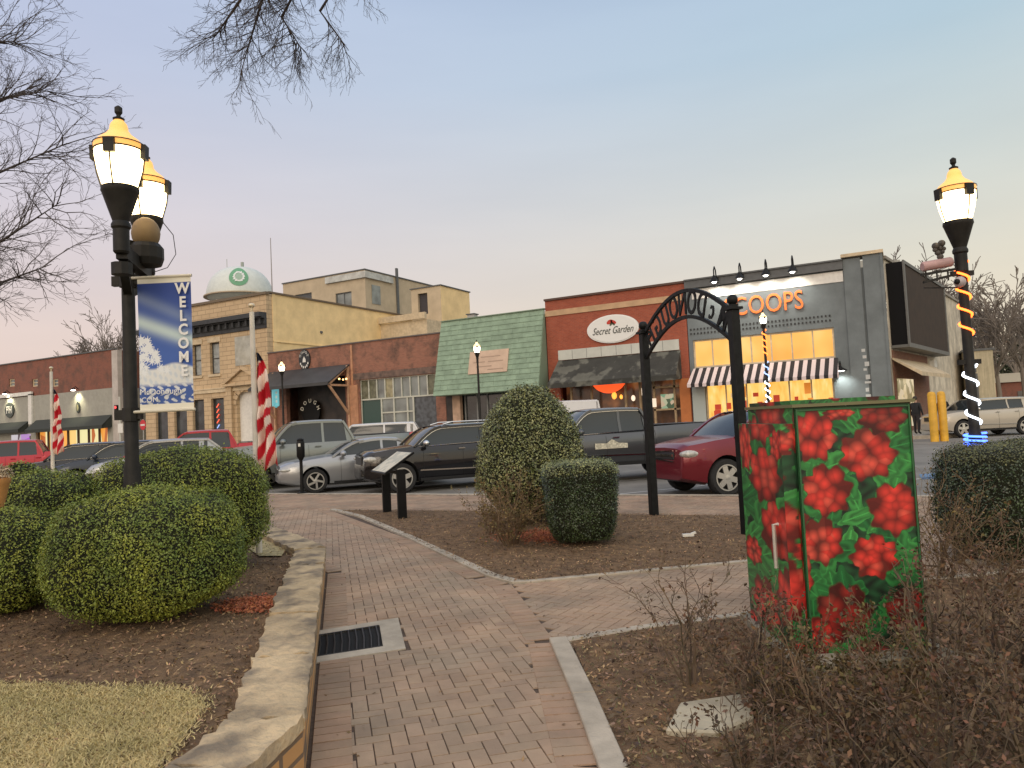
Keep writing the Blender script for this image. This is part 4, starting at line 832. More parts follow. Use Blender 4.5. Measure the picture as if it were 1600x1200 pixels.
for k in range(6): t = k*math.pi/3+.3; b.tube([(wc.x+R*.75*math.cos(t), WD+R*.75*math.sin(t), zl-1.2), (wc.x+R*.85*math.cos(t), WD+R*.85*math.sin(t), 0)], .35, 8)
b.build('leg', M_white, wt)
# emblem hugging the tank
em = MB(); cdir = Vector((0-wc.x, 0-WD, 0)).normalized(); el0 = .5
def onT(u, v, e=.06):     # u,v metres across the emblem
    ang = math.atan2(cdir.y, cdir.x)+u/R-.03; t = math.asin(min(.98, max(.02, (v+(zt-zl)*.50)/(zt-zl)))); r = R*math.cos(t)**.8+e; return (wc.x+r*math.cos(ang), WD+r*math.sin(ang), zl+(zt-zl)*math.sin(t)+e*.5)
ER = (zt-zl)*.34
def ringm(r0, r1, c, e):
    em.c = c; n = 28
    for k in range(n): a, b2 = 2*math.pi*k/n, 2*math.pi*(k+1)/n; em.poly(onT(r0*math.cos(a),r0*math.sin(a),e),onT(r1*math.cos(a),r1*math.sin(a),e),onT(r1*math.cos(b2),r1*math.sin(b2),e),onT(r0*math.cos(b2),r0*math.sin(b2),e))
ringm(ER*.55, ER, 0, .09); ringm(ER*.42, ER*.55, 1, .09); ringm(.01, ER*.42, 2, .09)
em.c = 1
for s in (-1, 1):
    for k in range(5): a = math.radians(-60+k*30); u, v = s*ER*.5*math.cos(a), ER*.5*math.sin(a); em.poly(onT(u-.35,v-.35,.16),onT(u+.35,v-.2,.16),onT(u+.2,v+.35,.16))
em.build('emblem', [mat('emblem_green', (.13,.33,.19), .6), mat('emblem_white', (.7,.72,.7), .6), mat('emblem_grey', (.3,.42,.33), .6)], wt)
b = MB(); b.tube([(wc.x+1,WD,zt-.2),(wc.x+1,WD,zt+1.1)], .35, 8); b.tube([(wc.x-4,WD,zt-1),(wc.x-4,WD,zt+2.6)], .08, 4); b.build('antenna', mat('ant_grey', (.3,.34,.3), .5), wt)
b = MB(); p0 = F(425,445,100); p1 = F(421,372,100); b.tube([(p0.x,100,0), (p0.x,100,p1.z)], [.25,.07], 5)
w = thing('radio_mast', 'thin radio mast rising beside the water tower', 'mast', (p0.x,100,0)); b.build('mast', mat('mast_grey', (.3,.28,.27), .6), w)
b = MB(); b.box(p0.x-.5,p0.x+.5,99.7,100.3,-.1,.3); b.build('footing', M_conc, w)
# ===== right background =====
cb = thing('shed_building', 'pale corrugated building beyond the right hand street lamp', 'building', (5, 62, 0))
x0, x1, z1 = fx(1506,560,62), fx(1552,560,62), F(1530,548,62)[2]
b = MB(); b.box(x0,x1,62,76,-.1,z1)
b.build('wall', mat('corrugated', (.50,.44,.30), .8, var=.15, scale=2, stretch=(6,6,.2), grime=.2), cb)
b = MB(); b.box(x0-.1,x1+.15,61.9,76.1,z1,z1+.15); b.build('roof', M_gdark, cb); b = MB(); b.box(x0+.1,x0+.75,61.93,61.995,.3,3.4); b.box(x0+.3,x0+.7,61.9,61.99,3.5,4.3); b.build('door', M_gdark, cb)
db_ = thing('far_shop', 'low red brick building with a pale fascia at the right edge', 'building', (14, 95, 0)); x0 = fx(1553,590,95); zf, ze = F(1580,583,95)[2], F(1580,597,95)[2]
b = MB(); b.box(x0,x0+26,95,110,-.1,ze); b.build('wall', M_lbr, db_); b = MB(); b.box(x0-.2,x0+26.2,94.7,110.2,ze+.002,zf); b.build('fascia', mat('pale_fascia', (.5,.47,.38), .7), db_)
b = MB()
for k in range(4): b.box(x0+2+k*5,x0+5+k*5,94.93,94.998,.4,2.2)
b.build('window', M_glass, db_)
# ---------------- street furniture ----------------
CR = Vector((.883,.469,0)); CF = Vector((-.469,.883,0))     # across / away from the camera's view
def colgrid(name, P0, U, Vv, nu, nv, fn, parent=None, rough=.6, posfn=None, coat=0, bumps=0, mname='printed'):
    u, v = np.meshgrid(np.linspace(0, 1, nu+1), np.linspace(0, 1, nv+1)); u = u.ravel(); v = v.ravel()
    P = posfn(u, v) if posfn else np.array(P0)+u[:, None]*np.array(U)+v[:, None]*np.array(Vv)
    i, j = np.meshgrid(np.arange(nu), np.arange(nv)); a = (j*(nu+1)+i).ravel()
    m = bpy.data.materials.new(mname); m.use_nodes = True; n = m.node_tree.nodes; l = m.node_tree.links
    at = n.new('ShaderNodeAttribute'); at.attribute_name = 'Col'; b = n['Principled BSDF']; l.new(at.outputs['Color'], b.inputs['Base Color']); b.inputs['Roughness'].default_value = rough; b.inputs['Coat Weight'].default_value = coat
    o = bulk(name, P, np.stack([a, a+1, a+nu+2, a+nu+1], 1), m, parent)
    ca = o.data.color_attributes.new('Col', 'FLOAT_COLOR', 'POINT'); ca.data.foreach_set('color', np.c_[fn(u, v), np.ones(len(u))].astype(np.float32).ravel()); o.data.shade_smooth()
    return o
M_pole = mat('lamp_post_paint', (.018,.017,.015), .55, var=.3, scale=9, spec=.25)
M_globe = mat('lamp_globe', (.9,.85,.7), .3, emit=(1,.74,.36), es=8)
M_amber = mat('lamp_cap_amber', (.75,.45,.15), .35, emit=(1,.42,.08), es=.85)
def lamp_head(parent, c, s=1.0, globe=M_globe, amber=M_amber, bell=M_pole):   # c = bottom of the globe
    z = c[2]; C = (c[0], c[1], 0)
    b = MB(); b.lathe([(.06*s,z-.66*s),(.075*s,z-.64*s),(.075*s,z-.42*s),(.09*s,z-.4*s),(.09*s,z-.37*s),(.075*s,z-.34*s),(.12*s,z-.2*s),(.165*s,z-.06*s),(.175*s,z-.04*s),(.17*s,z-.0*s)], C, 20)
    h = b.build('lamp_holder', bell, parent, smooth=35)
    b = MB(); b.lathe([(.145*s,z+.0),(.165*s,z+.04*s),(.2*s,z+.17*s),(.222*s,z+.3*s),(.222*s,z+.36*s)], C, 24); b.build('globe', globe, h, smooth=50)
    b = MB(); b.lathe([(.228*s,z+.36*s),(.232*s,z+.42*s),(.19*s,z+.475*s),(.12*s,z+.53*s),(.085*s,z+.58*s),(.085*s,z+.60*s),(.075*s,z+.64*s),(.045*s,z+.68*s)], C, 24); b.build('lamp_cap', amber, h, smooth=40)
    b = MB(); b.lathe([(.05*s,z+.68*s),(.055*s,z+.70*s),(.02*s,z+.72*s),(.02*s,z+.735*s),(.036*s,z+.76*s),(.036*s,z+.81*s),(.012*s,z+.83*s)], C, 12)
    b.lathe([(.23*s,z+.355*s),(.236*s,z+.355*s),(.236*s,z+.37*s),(.23*s,z+.37*s)], C, 24, cap=False); b.lathe([(.236*s,z+.42*s),(.24*s,z+.42*s),(.24*s,z+.43*s),(.236*s,z+.43*s)], C, 24, cap=False)
    for k in range(4):
        t = 2*math.pi*k/4+.6; q = lambda r, zz: (c[0]+r*s*math.cos(t), c[1]+r*s*math.sin(t), z+zz*s)
        b.beam(q(.235,.28), q(.24,.42), .10*s, .05*s, (math.cos(t), math.sin(t), 0)); b.tube([q(.238,.3), q(.22,.16), q(.18,.02), q(.165,-.04)], .008*s, 5)
    b.build('cage', bell, h); return h
def pole(parent, x, y, z0, z1, r=.062, base=1.0):
    b = MB(); b.lathe([(.24*base,z0),(.24*base,z0+.12),(.2*base,z0+.16),(.19*base,z0+.5),(.15*base,z0+.72),(.125*base,z0+.80),(.125*base,z0+.86),(.1*base,z0+.92),(.105*base,z0+.98),(r*1.25,z0+1.03),(r*1.2,z0+1.15),(r,z0+1.2),(r*.92,z1)], (x,y,0), 16)
    return b.build('post', M_pole, parent, smooth=35)
# twin headed lamp with banner
lp = PD(211, 6.68, .25)
l1 = thing('street_lamp', 'large twin headed lit street lamp behind the hedges, carrying the blue banner', 'street lamp', tuple(lp), group='decorative street lamps round the square')
pole(l1, lp.x, lp.y, .2, 3.42, .06, .8)
def atz(px, py, d): return PD(px, d, EYE+(658-.049*(px-800)-py)*d/FPX)
near = atz(188, 300, 6.2); far = atz(229, 335, 7.1); near.z = 3.75; far.z = 3.75
lamp_head(l1, near, .86); lamp_head(l1, far, .86)
dv = (far-near).normalized()
M_spk = mat('beige_housing', (.22,.15,.07), .6, var=.15)
b = MB(); b.beam((near.x,near.y,3.2),(far.x,far.y,3.2),.09,.12); b.beam(Vector((near.x,near.y,3.1))+dv*.05,Vector((lp.x,lp.y,2.95)),.07,.1); b.beam(Vector((far.x,far.y,3.1))-dv*.05,Vector((lp.x,lp.y,2.95)),.07,.1)
for q in (near, far): b.lathe([(.085,3.0),(.085,3.1)], (q.x,q.y,0), 10)
b.build('cross_arm', M_pole, l1)
s_ = PD(228, 6.75, 3.45)
b = MB(); b.ell((s_.x,s_.y,3.5), (.125,.125,.15), 16, 10); b.build('speaker', M_spk, l1, smooth=60)
b = MB(); b.lathe([(.13,3.2),(.15,3.26),(.15,3.36),(.12,3.4)], (s_.x,s_.y,0), 14); b.build('speaker_base', M_pole, l1)
b = MB(); w0 = PD(238, 6.7, 3.12); w1 = PD(255,6.7,3.45); b.tube([w0, w0+CR*.14+Vector((0,0,.04)), w0+CR*.22+Vector((0,0,.16)), w0+CR*.2+Vector((0,0,.34)), w0+CR*.11+Vector((0,0,.46))], .004, 4); b.build('cable', M_pole, l1)
# banner
bt, bb = 3.06, 1.86; bw = .485; b0 = PD(219, 6.64, bb)
ban = thing('banner', 'blue winter banner with white WELCOME lettering hanging from the twin lamp', 'banner', tuple(b0))
b0 = Vector(b0)
def f_ban(u, v):
    y = 1-v; c = np.zeros((len(u), 3)); top = np.array(srgb(46,68,140)); mid = np.array(srgb(66,98,170)); 
    c[:] = top+(mid-top)*np.clip(y*1.7, 0, 1)[:, None]
    st = np.exp(-((y-.33-.16*u)/.055)**2)*(.75)+np.exp(-((y-.14-.2*u)/.05)**2)*.18; c += (np.array(srgb(206,224,214))-c)*st[:, None]
    sn = np.clip((y-.665-.02*np.sin(u*7))/.02, 0, 1); snow = np.array(srgb(216,218,216))-np.array([.12,.08,.02])*np.clip(np.sin(u*23+y*40)*np.sin(u*41-y*61)*2, 0, 1)[:, None]
    c += (snow-c)*sn[:, None]
    lo = np.clip((y-.80)/.03, 0, 1)*(.55+.45*np.sign(np.sin(u*31+np.sin(y*57)*2)*np.sin(y*73+u*9)+.25)); c += (np.array(srgb(64,92,158))-c)*np.clip(lo, 0, 1)[:, None]
    r2 = np.random.default_rng(11)
    for k in range(34):       # frosted leaf sprigs
        cx, cy = r2.uniform(0, .62), r2.uniform(.46, .72); cx *= (cy-.3)*2.1; a = r2.uniform(0, 3.14)
        for q in range(4):
            an = a+q*.8; du, dy = (u-cx)*.41, y-cy; p = du*np.cos(an)+dy*np.sin(an); w = -du*np.sin(an)+dy*np.cos(an)
            mk = (np.abs(w) < .0075*(1-np.abs(p)/.04)) & (np.abs(p) < .04); c[mk] = srgb(222,226,228)
    e = (y < .045) | (y > .955); c[e] = srgb(226,222,205); return c
def p_ban(u, v):
    P = np.array(b0)+u[:, None]*np.array(CR)*bw+v[:, None]*np.array((0,0,bt-bb)); return P+np.array(CF)*(.012*np.sin(u*5+v*3)*(1-np.abs(2*v-1)))[:, None]
clo = colgrid('cloth', 0, 0, 0, 90, 220, f_ban, ban, .75, p_ban)
M_bl = mat('banner_letter', (.75,.75,.73), .7)
Rb = Matrix.Rotation(math.atan2(CR.y, CR.x), 4, 'Z') @ Matrix.Rotation(math.radians(90), 4, 'X')
for k, ch in enumerate('WELCOME'):
    p = b0+CR*bw*.865+Vector((0,0,(bt-bb)*(1-.10-k*.1035)))-CF*.03; text(ch, .135, M_bl, 'letter', ban, p, rot=Rb, ext=.002, bold=.004, sx=.9)
for s, uu, vv, sz in (('McDonough', .03, .135, .075), ('.COM', .03, .075, .065)): text(s, sz, M_bl, 'lettering', ban, b0+CR*bw*uu+Vector((0,0,(bt-bb)*vv))-CF*.03, rot=Rb, ext=.002, align='LEFT')
b = MB(); 
for z in (bt+.005, bb-.01): b.tube([b0-CR*.06+Vector((0,0,z-bb)), b0+CR*(bw+.01)+Vector((0,0,z-bb))], .014, 8)
b.build('rail', mat('banner_rail', (.6,.56,.45), .5), ban)
for z in (bt-.01, bb-.03): b = MB(); p = Vector((lp.x,lp.y,z)); b.beam(p-CR*.14, p+CR*.1, .05, .09); b.lathe([(.075,z-.06),(.075,z+.06)], (p.x,p.y,0), 10); b.build('banner_bracket', M_pole, l1)
# right hand lamp with rope lights
rp = G(1535, 823)
l2 = thing('street_lamp', 'single lit street lamp at the right wound with red, white and blue rope lights', 'street lamp', tuple(rp), group='decorative street lamps round the square')
zr = lambda y: EYE+(622-y)*9.2/FPX
pole(l2, rp.x, rp.y, 0, zr(372), .062, .75); lamp_head(l2, (rp.x, rp.y, zr(337)), 1.0)
def rope(parent, x, y, r, z0, z1, pitch, m, rr=.015, name='rope_glow'):
    n = int(abs(z1-z0)/pitch*14); b = MB(); b.tube([(x+r*math.cos(2*math.pi*k/14), y-r*math.sin(2*math.pi*k/14)*(1 if z1 > z0 else -1), z0+(z1-z0)*k/n) for k in range(n+1)], rr, 5); return b.build(name, m, parent)
M_rr = mat('red_rope', (.8,.15,.03), .4, emit=(1,.14,.02), es=5); M_rw = mat('white_rope', (.8,.85,.9), .4, emit=(.85,.92,1), es=4); M_rb = mat('blue_rope', (.05,.1,.8), .4, emit=(.06,.16,1), es=4.5)
rope(l2, rp.x, rp.y, .075, zr(402), zr(525), .225, M_rr); rope(l2, rp.x, rp.y, .08, zr(568), zr(665), .24, M_rw)
rope(l2, rp.x, rp.y, .12, zr(676), zr(700), .05, M_rb, .013)
for z in (zr(421), zr(563)): b = MB(); p = Vector((rp.x,rp.y,z)); b.beam(p-CR*.14, p+CR*.14, .05, .06); b.build('banner_bracket', M_pole, l2)
b = MB(); a0 = Vector((rp.x,rp.y,zr(420))); 
b.beam(a0+Vector((0,0,.06)), a0-CR*.52+Vector((0,0,0)), .03, .03); b.beam(a0, a0-CR*.5+Vector((0,0,-.10)), .03, .03); b.beam(a0+Vector((0,0,-.19)), a0-CR*.5+Vector((0,0,-.17)), .015, .015)
for q in (.18,.32,.46): b.beam(a0-CR*q+Vector((0,0,.05)), a0-CR*q+Vector((0,0,-.09)), .02, .02)
b.build('side_arm', M_pole, l2)
b = MB(); p, q = a0-CR*.5+Vector((0,0,.10)), a0-CR*.12+Vector((0,0,.15)); b.tube([p, p.lerp(q,.04), p.lerp(q,.96), q], [.05,.062,.062,.05], 14); b.build('rolled_banner', mat('rolled_pink', (.42,.27,.26), .7, var=.15, scale=8), l2, smooth=40)
b = MB(); c_ = a0-CR*.26+Vector((0,0,.2))
for dx_, dz, r in ((-.05,.16,.045),(.03,.19,.045),(-.03,.07,.035),(.03,.08,.03),(.05,.12,.03),(0,.02,.04),(-.06,.11,.03),(0,.13,.035)): b.ell(tuple(c_+CR*dx_+Vector((0,0,dz))), r, 8, 6)
b.tube([c_, c_+Vector((0,0,.2))], .015, 5); b.build('floodlight', mat('rusted_metal', (.07,.06,.05), .6, var=.4, scale=20), l2)
b = MB(); c_ = Vector((rp.x,rp.y,zr(437)))-CR*.11-CF*.12; b.ell(tuple(c_), .07, 14, 10); cm = b.build('camera_dome', mat('dome_grey', (.4,.36,.36), .35), l2, smooth=60); b = MB(); b.ell(tuple(c_-CR*.05-CF*.03), .036, 10, 8); b.build('camera_lens', M_blk, cm)
# street lamps on the far pavement
def far_lamp(px, py0, py1, lab, spiral=False, v=37.6):
    x = fx(px, (py0+py1)/2, v); zt, zb_ = F(px, py0, v)[2], F(px, py1, v)[2]; s = (zt-zb_)/.78
    o = thing('street_lamp', lab, 'street lamp', (x, v, -.1 if v < 38 else .05), group='decorative street lamps round the square')
    b = MB(); b.lathe([(.22,-.1),(.22,.1),(.15,.6),(.09,.9),(.075,1.0),(.06,zb_-.6*s)], (x,v,0), 12); b.build('post', M_pole, o, smooth=35); lamp_head(o, (x, v, zb_), s, mat('far_globe', (.9,.88,.8), .3, emit=(1,.88,.66), es=4.5), mat('far_cap', (.8,.6,.3), .4, emit=(1,.7,.35), es=1.6)); return o, x, zb_
far_lamp(745, 532, 551, 'lit street lamp standing before the green shingled front')
o, x, zb_ = far_lamp(1192, 486, 506, 'lit street lamp with red white and blue rope lights before the grey shop', True)
zf = lambda y: F(1194, y, 37.6)[2]
rope(o, x, 37.6, .09, zf(515), zf(556), .30, M_rr, .03); rope(o, x, 37.6, .10, zf(565), zf(590), .35, mat('blue_white_rope', (.2,.3,.7), .4, emit=(.35,.5,1), es=1.8), .03); rope(o, x, 37.6, .10, zf(592), 1.0, .32, M_rw, .035)
far_lamp(440, 563, 580, 'lit street lamp by the low brick building with the timber awning')
# flagpoles
def f_flag(u, v):     # limp folds: level stripes above, running diagonally down below
    k = v*8.5+u*(.5+2.6*np.clip((v-.42)*3, 0, 1))+.35*np.sin(v*7)*u; c = np.where((np.floor(k) % 2 == 1)[:, None], np.array(srgb(196,20,38)), np.array(srgb(238,214,198)))
    c[v < .07] = srgb(30,32,50); return c
def flagpole(px, py, zb_, ztop, d, lab, lab2, ft, fh, fl):
    p = G(px, py, zb_) if d is None else PD(px, d, zb_); o = thing('flagpole', lab, 'flagpole', tuple(p), group='white flagpoles in the planting beds')
    b = MB(); b.lathe([(.036,zb_-.05),(.036,zb_+1),(.028,ztop)], (p.x,p.y,0), 12); b.build('pole', mat('white_pole', (.66,.62,.54), .4, var=.08, scale=5), o, smooth=40)
    b = MB(); b.lathe([(.012,ztop),(.016,ztop+.05)], (p.x,p.y,0), 8); b.ell((p.x,p.y,ztop+.075), (.038,.038,.03), 12, 8); b.build('finial', mat('gold_finial', (.7,.6,.42), .3, metal=.5), o, smooth=60)
    def pos(u, v):        # limp cloth gathered beside the pole
        w = fl*(.03+.13*np.clip(v*2.2, 0, 1)**.8+.03*np.sin(v*9)+.05*np.clip((v-.8)*4, 0, 1)); xx = .034+u*w; yy = .035*np.sin(u*11+v*6)*(.4+v)+.02*np.sin(v*19); zz = ft-v*(fh+fl*.55)-.04*np.sin(u*6)*v
        return np.array(p)*[1,1,0]+xx[:, None]*np.array(CR)+yy[:, None]*np.array(CF)+np.c_[np.zeros(len(u)), np.zeros(len(u)), zz]
    f = thing('flag', lab2, 'flag', (p.x, p.y, ft), group='striped flags hanging limp'); g = colgrid('cloth', 0, 0, 0, 60, 78, f_flag, f, .8, pos)
    sm = g.modifiers.new('s', 'SOLIDIFY'); sm.thickness = .003; b = MB(); b.tube([Vector((p.x,p.y,ft+.05))+CR*.045, Vector((p.x,p.y,ft-fh*.62))+CR*.04], .004, 4); b.build('halyard', M_blk, f); return o
zq = lambda y, d, px: EYE+(658-.049*(px-800)-y)*d/FPX
flagpole(405, 863, .25, zq(482, 8.35, 393), None, 'white flagpole rising behind the large rounded hedge beside the path', 'red and white striped flag hanging limp on the nearer pole', zq(548, 8.35, 400), .75, 1.05)
flagpole(84, 800, .0, zq(580, 15, 80), 15, 'slender white flagpole further off behind the left hedges', 'red and white striped flag hanging limp on the further left pole', zq(608, 15, 86), .72, 1.05)
# interpretive sign
s1, s2 = G(605, 802), G(629, 811); mid_ = (s1+s2)/2; e1 = (s2-s1).normalized(); e2 = Vector((-e1.y, e1.x, 0)); e2 = e2 if e2.dot(CR) > 0 else -e2
isg = thing('information_sign', 'slanted reading panel on two black posts at the edge of the middle bed', 'sign', tuple(mid_))
for s in (s1, s2): b = MB(); b.beam(s+Vector((0,0,-.05)), s+Vector((0,0,.86)), .15, .07, e1); b.build('post', M_blk, isg)
c_ = mid_+Vector((0,0,.95)); up = (e2*.84+Vector((0,0,.54))).normalized(); hw_ = e1*.52
b = MB(); nn = e1.cross(up); nn = nn if nn.z > 0 else -nn; pts = [c_-hw_-up*.32, c_+hw_-up*.32, c_+hw_+up*.32, c_-hw_+up*.32]; b.extr([p for p in pts], nn*.035); b.build('panel_frame', M_blk, isg)
b = MB(); pts = [c_-hw_*.93-up*.29, c_+hw_*.93-up*.29, c_+hw_*.93+up*.29, c_-hw_*.93+up*.29]; b.extr([p+nn*.037 for p in pts], nn*.003); b.build('panel_face', mat('panel_print', (.62,.58,.45), .35, col2=(.42,.42,.33), scale=7, lo=.45, hi=.55), isg)
b = MB(); b.beam(s1+Vector((0,0,.80)), s2+Vector((0,0,.80)), .05, .06); b.build('crossbar', M_blk, isg)
# parking meter
mp_ = G(472, 771); pm = thing('parking_meter', 'black parking meter post at the kerb in front of the silver saloon', 'parking meter', tuple(mp_))
b = MB(); b.lathe([(.13,-.01),(.13,.03),(.05,.05),(.042,.4),(.042,.86)], (mp_.x,mp_.y,0), 12); b.build('post', M_blk, pm, smooth=35)
b = MB(); b.lathe([(.045,.86),(.085,.93),(.105,.96),(.105,1.32),(.09,1.36)], (mp_.x,mp_.y,0), 14); b.lathe([(.085,1.36),(.09,1.40),(.06,1.43)], (mp_.x,mp_.y,0), 14); b.build('head', M_blk, pm, smooth=35)
b = MB(); p = mp_+Vector((0,0,1.26))-CF*.1; b.beam(p-CR*.03, p+CR*.03, .02, .08); b.build('display', mat('meter_display', (.6,.6,.55), .3), pm)
# arch gate
aL, aR = G(1022, 806), PD(1168, 9.5); aR.z = aL.z = 0; ad = (aR-aL); AL = ad.length; au = ad.normalized()
ag = thing('arch_gate', 'black iron arch with cut out McDONOUGH lettering seen from behind', 'arch', tuple((aL+aR)/2))
M_arch = mat('arch_iron', (.008,.009,.009), .5, spec=.22, var=.3, scale=12)
for p in (aL, aR):
    b = MB(); b.beam(p+Vector((0,0,-.1)), p+Vector((0,0,2.9)), .12, .12, au); b.build('post', M_arch, ag, bevel=.008)
    b = MB(); b.beam(p+Vector((0,0,2.9)), p+Vector((0,0,2.935)), .18, .18, au); b.beam(p+Vector((0,0,2.935)), p+Vector((0,0,2.97)), .1, .1, au); b.build('post_cap', M_arch, ag); b = MB(); b.ell((p.x,p.y,3.03), .072, 16, 10); b.build('ball', M_arch, ag, smooth=60)
def arc(s, o): h = (2.86 if o else 2.46)+(.50 if o else .52)*math.sin(math.pi*s)**.9; return aL+ad*s+Vector((0,0,h))
for o_ in (0, 1):
    b = MB(); q = [arc(.02+.96*k/24, o_) for k in range(25)]
    for k in range(24): b.beam(q[k]-(q[k+1]-q[k])*.04, q[k+1]+(q[k+1]-q[k])*.04, .05, .045, (au.y,-au.x,0))
    b.build('arch_bar', M_arch, ag)
wd = 'McDONOUGH'
for k, ch in enumerate(wd):
    s = .91-.82*k/8; p = (arc(s,0)+arc(s,1))/2; t = (arc(s-.02,0)+arc(s-.02,1)-arc(s+.02,0)-arc(s+.02,1)).normalized(); X = t; Yv = (Vector((0,0,1))-X*X.z).normalized(); Z = X.cross(Yv)
    R = Matrix((X, Yv, Z)).transposed().to_4x4(); big = ch != 'c'
    text(ch, .50 if big else .40, M_arch, 'letter', ag, p, rot=R, ext=.01, sx=.62, bold=.004)
# yellow bollards
M_yel = mat('yellow_bollard', (.72,.40,.035), .5, var=.1, scale=4, grime=.2)
for px, lab in ((1459, 'left one of the two tall yellow bollards by the beige side wall'), (1474, 'right one of the two tall yellow bollards by the beige side wall')):
    p = PD(px+1.5, 31, .05); b = MB(); b.lathe([(.16,-.1),(.16,1.85),(.13,1.95),(.05,1.99)], (0,0,0), 16); o = b.build('bollard', M_yel, None, smooth=35); o.location = (p.x,p.y,0); tag(o, lab, 'bollard', 'yellow bollards at the corner')
# painted utility cabinet
A = G(1267, 1040); A.z = 0; ph = math.radians(28); cu, cv = Vector((math.cos(ph), math.sin(ph), 0)), Vector((-math.sin(ph), math.cos(ph), 0)); CW, CD, CH = .735, .90, 1.60
cb_ = thing('utility_cabinet', 'utility cabinet painted all over with red flowers and green leaves', 'cabinet', tuple(A+cu*CW/2+cv*CD/2))
FL = [(1277,672,29,39),(1358,708,37,38),(1292,765,32,38),(1393,802,35,38),(1278,850,28,34),(1357,880,31,32),(1318,634,20,14),(1385,646,32,26),(1305,970,36,42),(1403,975,30,34),(1340,1040,25,20),(1205,648,26,33),(1166,690,14,36),(1208,733,29,37),(1226,812,28,38),(1238,685,12,20),(1170,858,18,20),(1192,930,26,34),(1240,905,18,40),(1262,1010,22,30),(1160,985,20,22)]
r3 = np.random.default_rng(5)
LV = [(r3.uniform(1140,1440), r3.uniform(610,1060), r3.uniform(16,34), r3.uniform(10,20), r3.uniform(0,3.14), r3.uniform(0,1)) for _ in range(190)]
def paint(X, Y):
    c = np.array([.012,.075,.025])*(.6+.5*(np.sin(X*.21+np.sin(Y*.13)*2)*np.sin(Y*.17+X*.05)))[:, None]+.002
    for (cx, cy, a, b_, an, t) in LV:
        dx, dy = X-cx, Y-cy; p, q = dx*math.cos(an)+dy*math.sin(an), -dx*math.sin(an)+dy*math.cos(an); th = np.arctan2(q/b_, p/a); rr = np.sqrt((p/a)**2+(q/b_)**2)/(1+.12*np.sin(th*5+an*3)); mk = rr < 1
        base = np.array([.012,.13,.03])*(1-t)+np.array([.05,.30,.06])*t; sh = (.55+.5*rr+.25*np.sin(rr*9+p*.15))[mk]; c[mk] = base*np.clip(sh, .3, 1.3)[:, None]
        vein = mk & (np.abs(q) < 1.0) & (np.abs(p) < a*.8); c[vein] = base*1.5
    for i, (cx, cy, a, b_) in enumerate(FL):
        dx, dy = (X-cx)/a/1.1, (Y-cy)/b_/1.07; th = np.arctan2(dy, dx); rr = np.hypot(dx, dy)/(1+.11*np.sin(th*7+i)+.06*np.sin(th*13+i*2)); mk = rr < 1; rg = np.random.default_rng(i)
        edge = (rr < 1.05); c[edge] = c[edge]*.4+np.array([.05,.004,.004]); best = np.full(len(X), 9.); idx = np.zeros(len(X))
        for k in range(17):
            t, r = rg.uniform(0, 6.28), math.sqrt(rg.uniform(0, 1))*.85; d = np.hypot(dx-r*math.cos(t), dy-r*math.sin(t)); u = d < best; best[u] = d[u]; idx[u] = rg.uniform(0, 1)
        dark = .45 if i in (8, 10, 9, 7) else 1
        cc = (np.array([.74,.045,.03])[None]*(1-idx[:, None]*.5)+np.array([.22,.05,.03])*(idx > .75)[:, None])*np.clip(1.3-best*3.0, .22, 1.15)[:, None]*dark; c[mk] = cc[mk]
    return c
lift = Vector((0,0,.07))
def face(name, P, U, V_, x0, x1, y0, y1, nu, nv): return colgrid(name, P, U, V_, nu, nv, lambda u, v: paint(x0+(x1-x0)*u, y1+(y0-y1)*v), cb_, .45, coat=.08, mname='painted_flowers')
core = MB(); core.prism([tuple((A+cu*a+cv*b_)[:2]) for a, b_ in ((.004,.004),(CW-.004,.004),(CW-.004,CD-.004),(.004,CD-.004))], .07, CH-.004); M_gcab = mat('cabinet_green', (.02,.09,.03), .4); core.build('body', M_gcab, cb_)
fA = A+lift; H3 = Vector((0,0,CH-.07))
dr = face('door', fA-cv*.002+cu*.012, cu*(CW-.03), H3*.985, 1252, 1424, 630, 1036, 190, 430)
sd = face('side', fA-cu*.002+cv*CD, -cv*CD, H3, 1153, 1250, 640, 975, 110, 400)
face('side', fA+cu*(CW+.002), cv*CD, H3, 1300, 1440, 640, 975, 60, 200); face('back', fA+cu*CW+cv*(CD+.002), -cu*CW, H3, 1153, 1250, 640, 975, 60, 200)
b = MB(); o_ = fA+cu*.008-cv*.012
for u0, u1, z0, z1 in ((-.0,.010,0,CH-.08),(CW-.026,CW-.016,0,CH-.08),(.010,CW-.026,CH-.095,CH-.085)): b.extr([o_+cu*u0+Vector((0,0,z0)), o_+cu*u1+Vector((0,0,z0)), o_+cu*u1+Vector((0,0,z1)), o_+cu*u0+Vector((0,0,z1))], cv*.009)
b.build('door_edge', mat('door_edge_green', (.03,.12,.045), .35), dr)
b = MB(); b.prism([tuple((A+cu*a+cv*b_)[:2]) for a, b_ in ((-.02,-.03),(CW+.02,-.03),(CW+.02,CD+.02),(-.02,CD+.02))], CH, CH+.02); b.build('lid_lip', mat('lid_green_trim', (.16,.15,.07), .4), cb_)
colgrid('lid', A+Vector((0,0,CH+.045))+cv*.06, cu*(CW-.06), cv*(CD-.1), 60, 60, lambda u, v: paint(1160+260*u, 612+60*v), cb_, .35)
b = MB(); b.prism([tuple((A+cu*a+cv*b_)[:2]) for a, b_ in ((.0,.06),(CW-.06,.06),(CW-.06,CD-.04),(0,CD-.04))], CH+.0205, CH+.044); b.build('lid_body', mat('lid_red', (.28,.02,.015), .4, col2=(.03,.12,.04), scale=4, lo=.48, hi=.52), cb_)
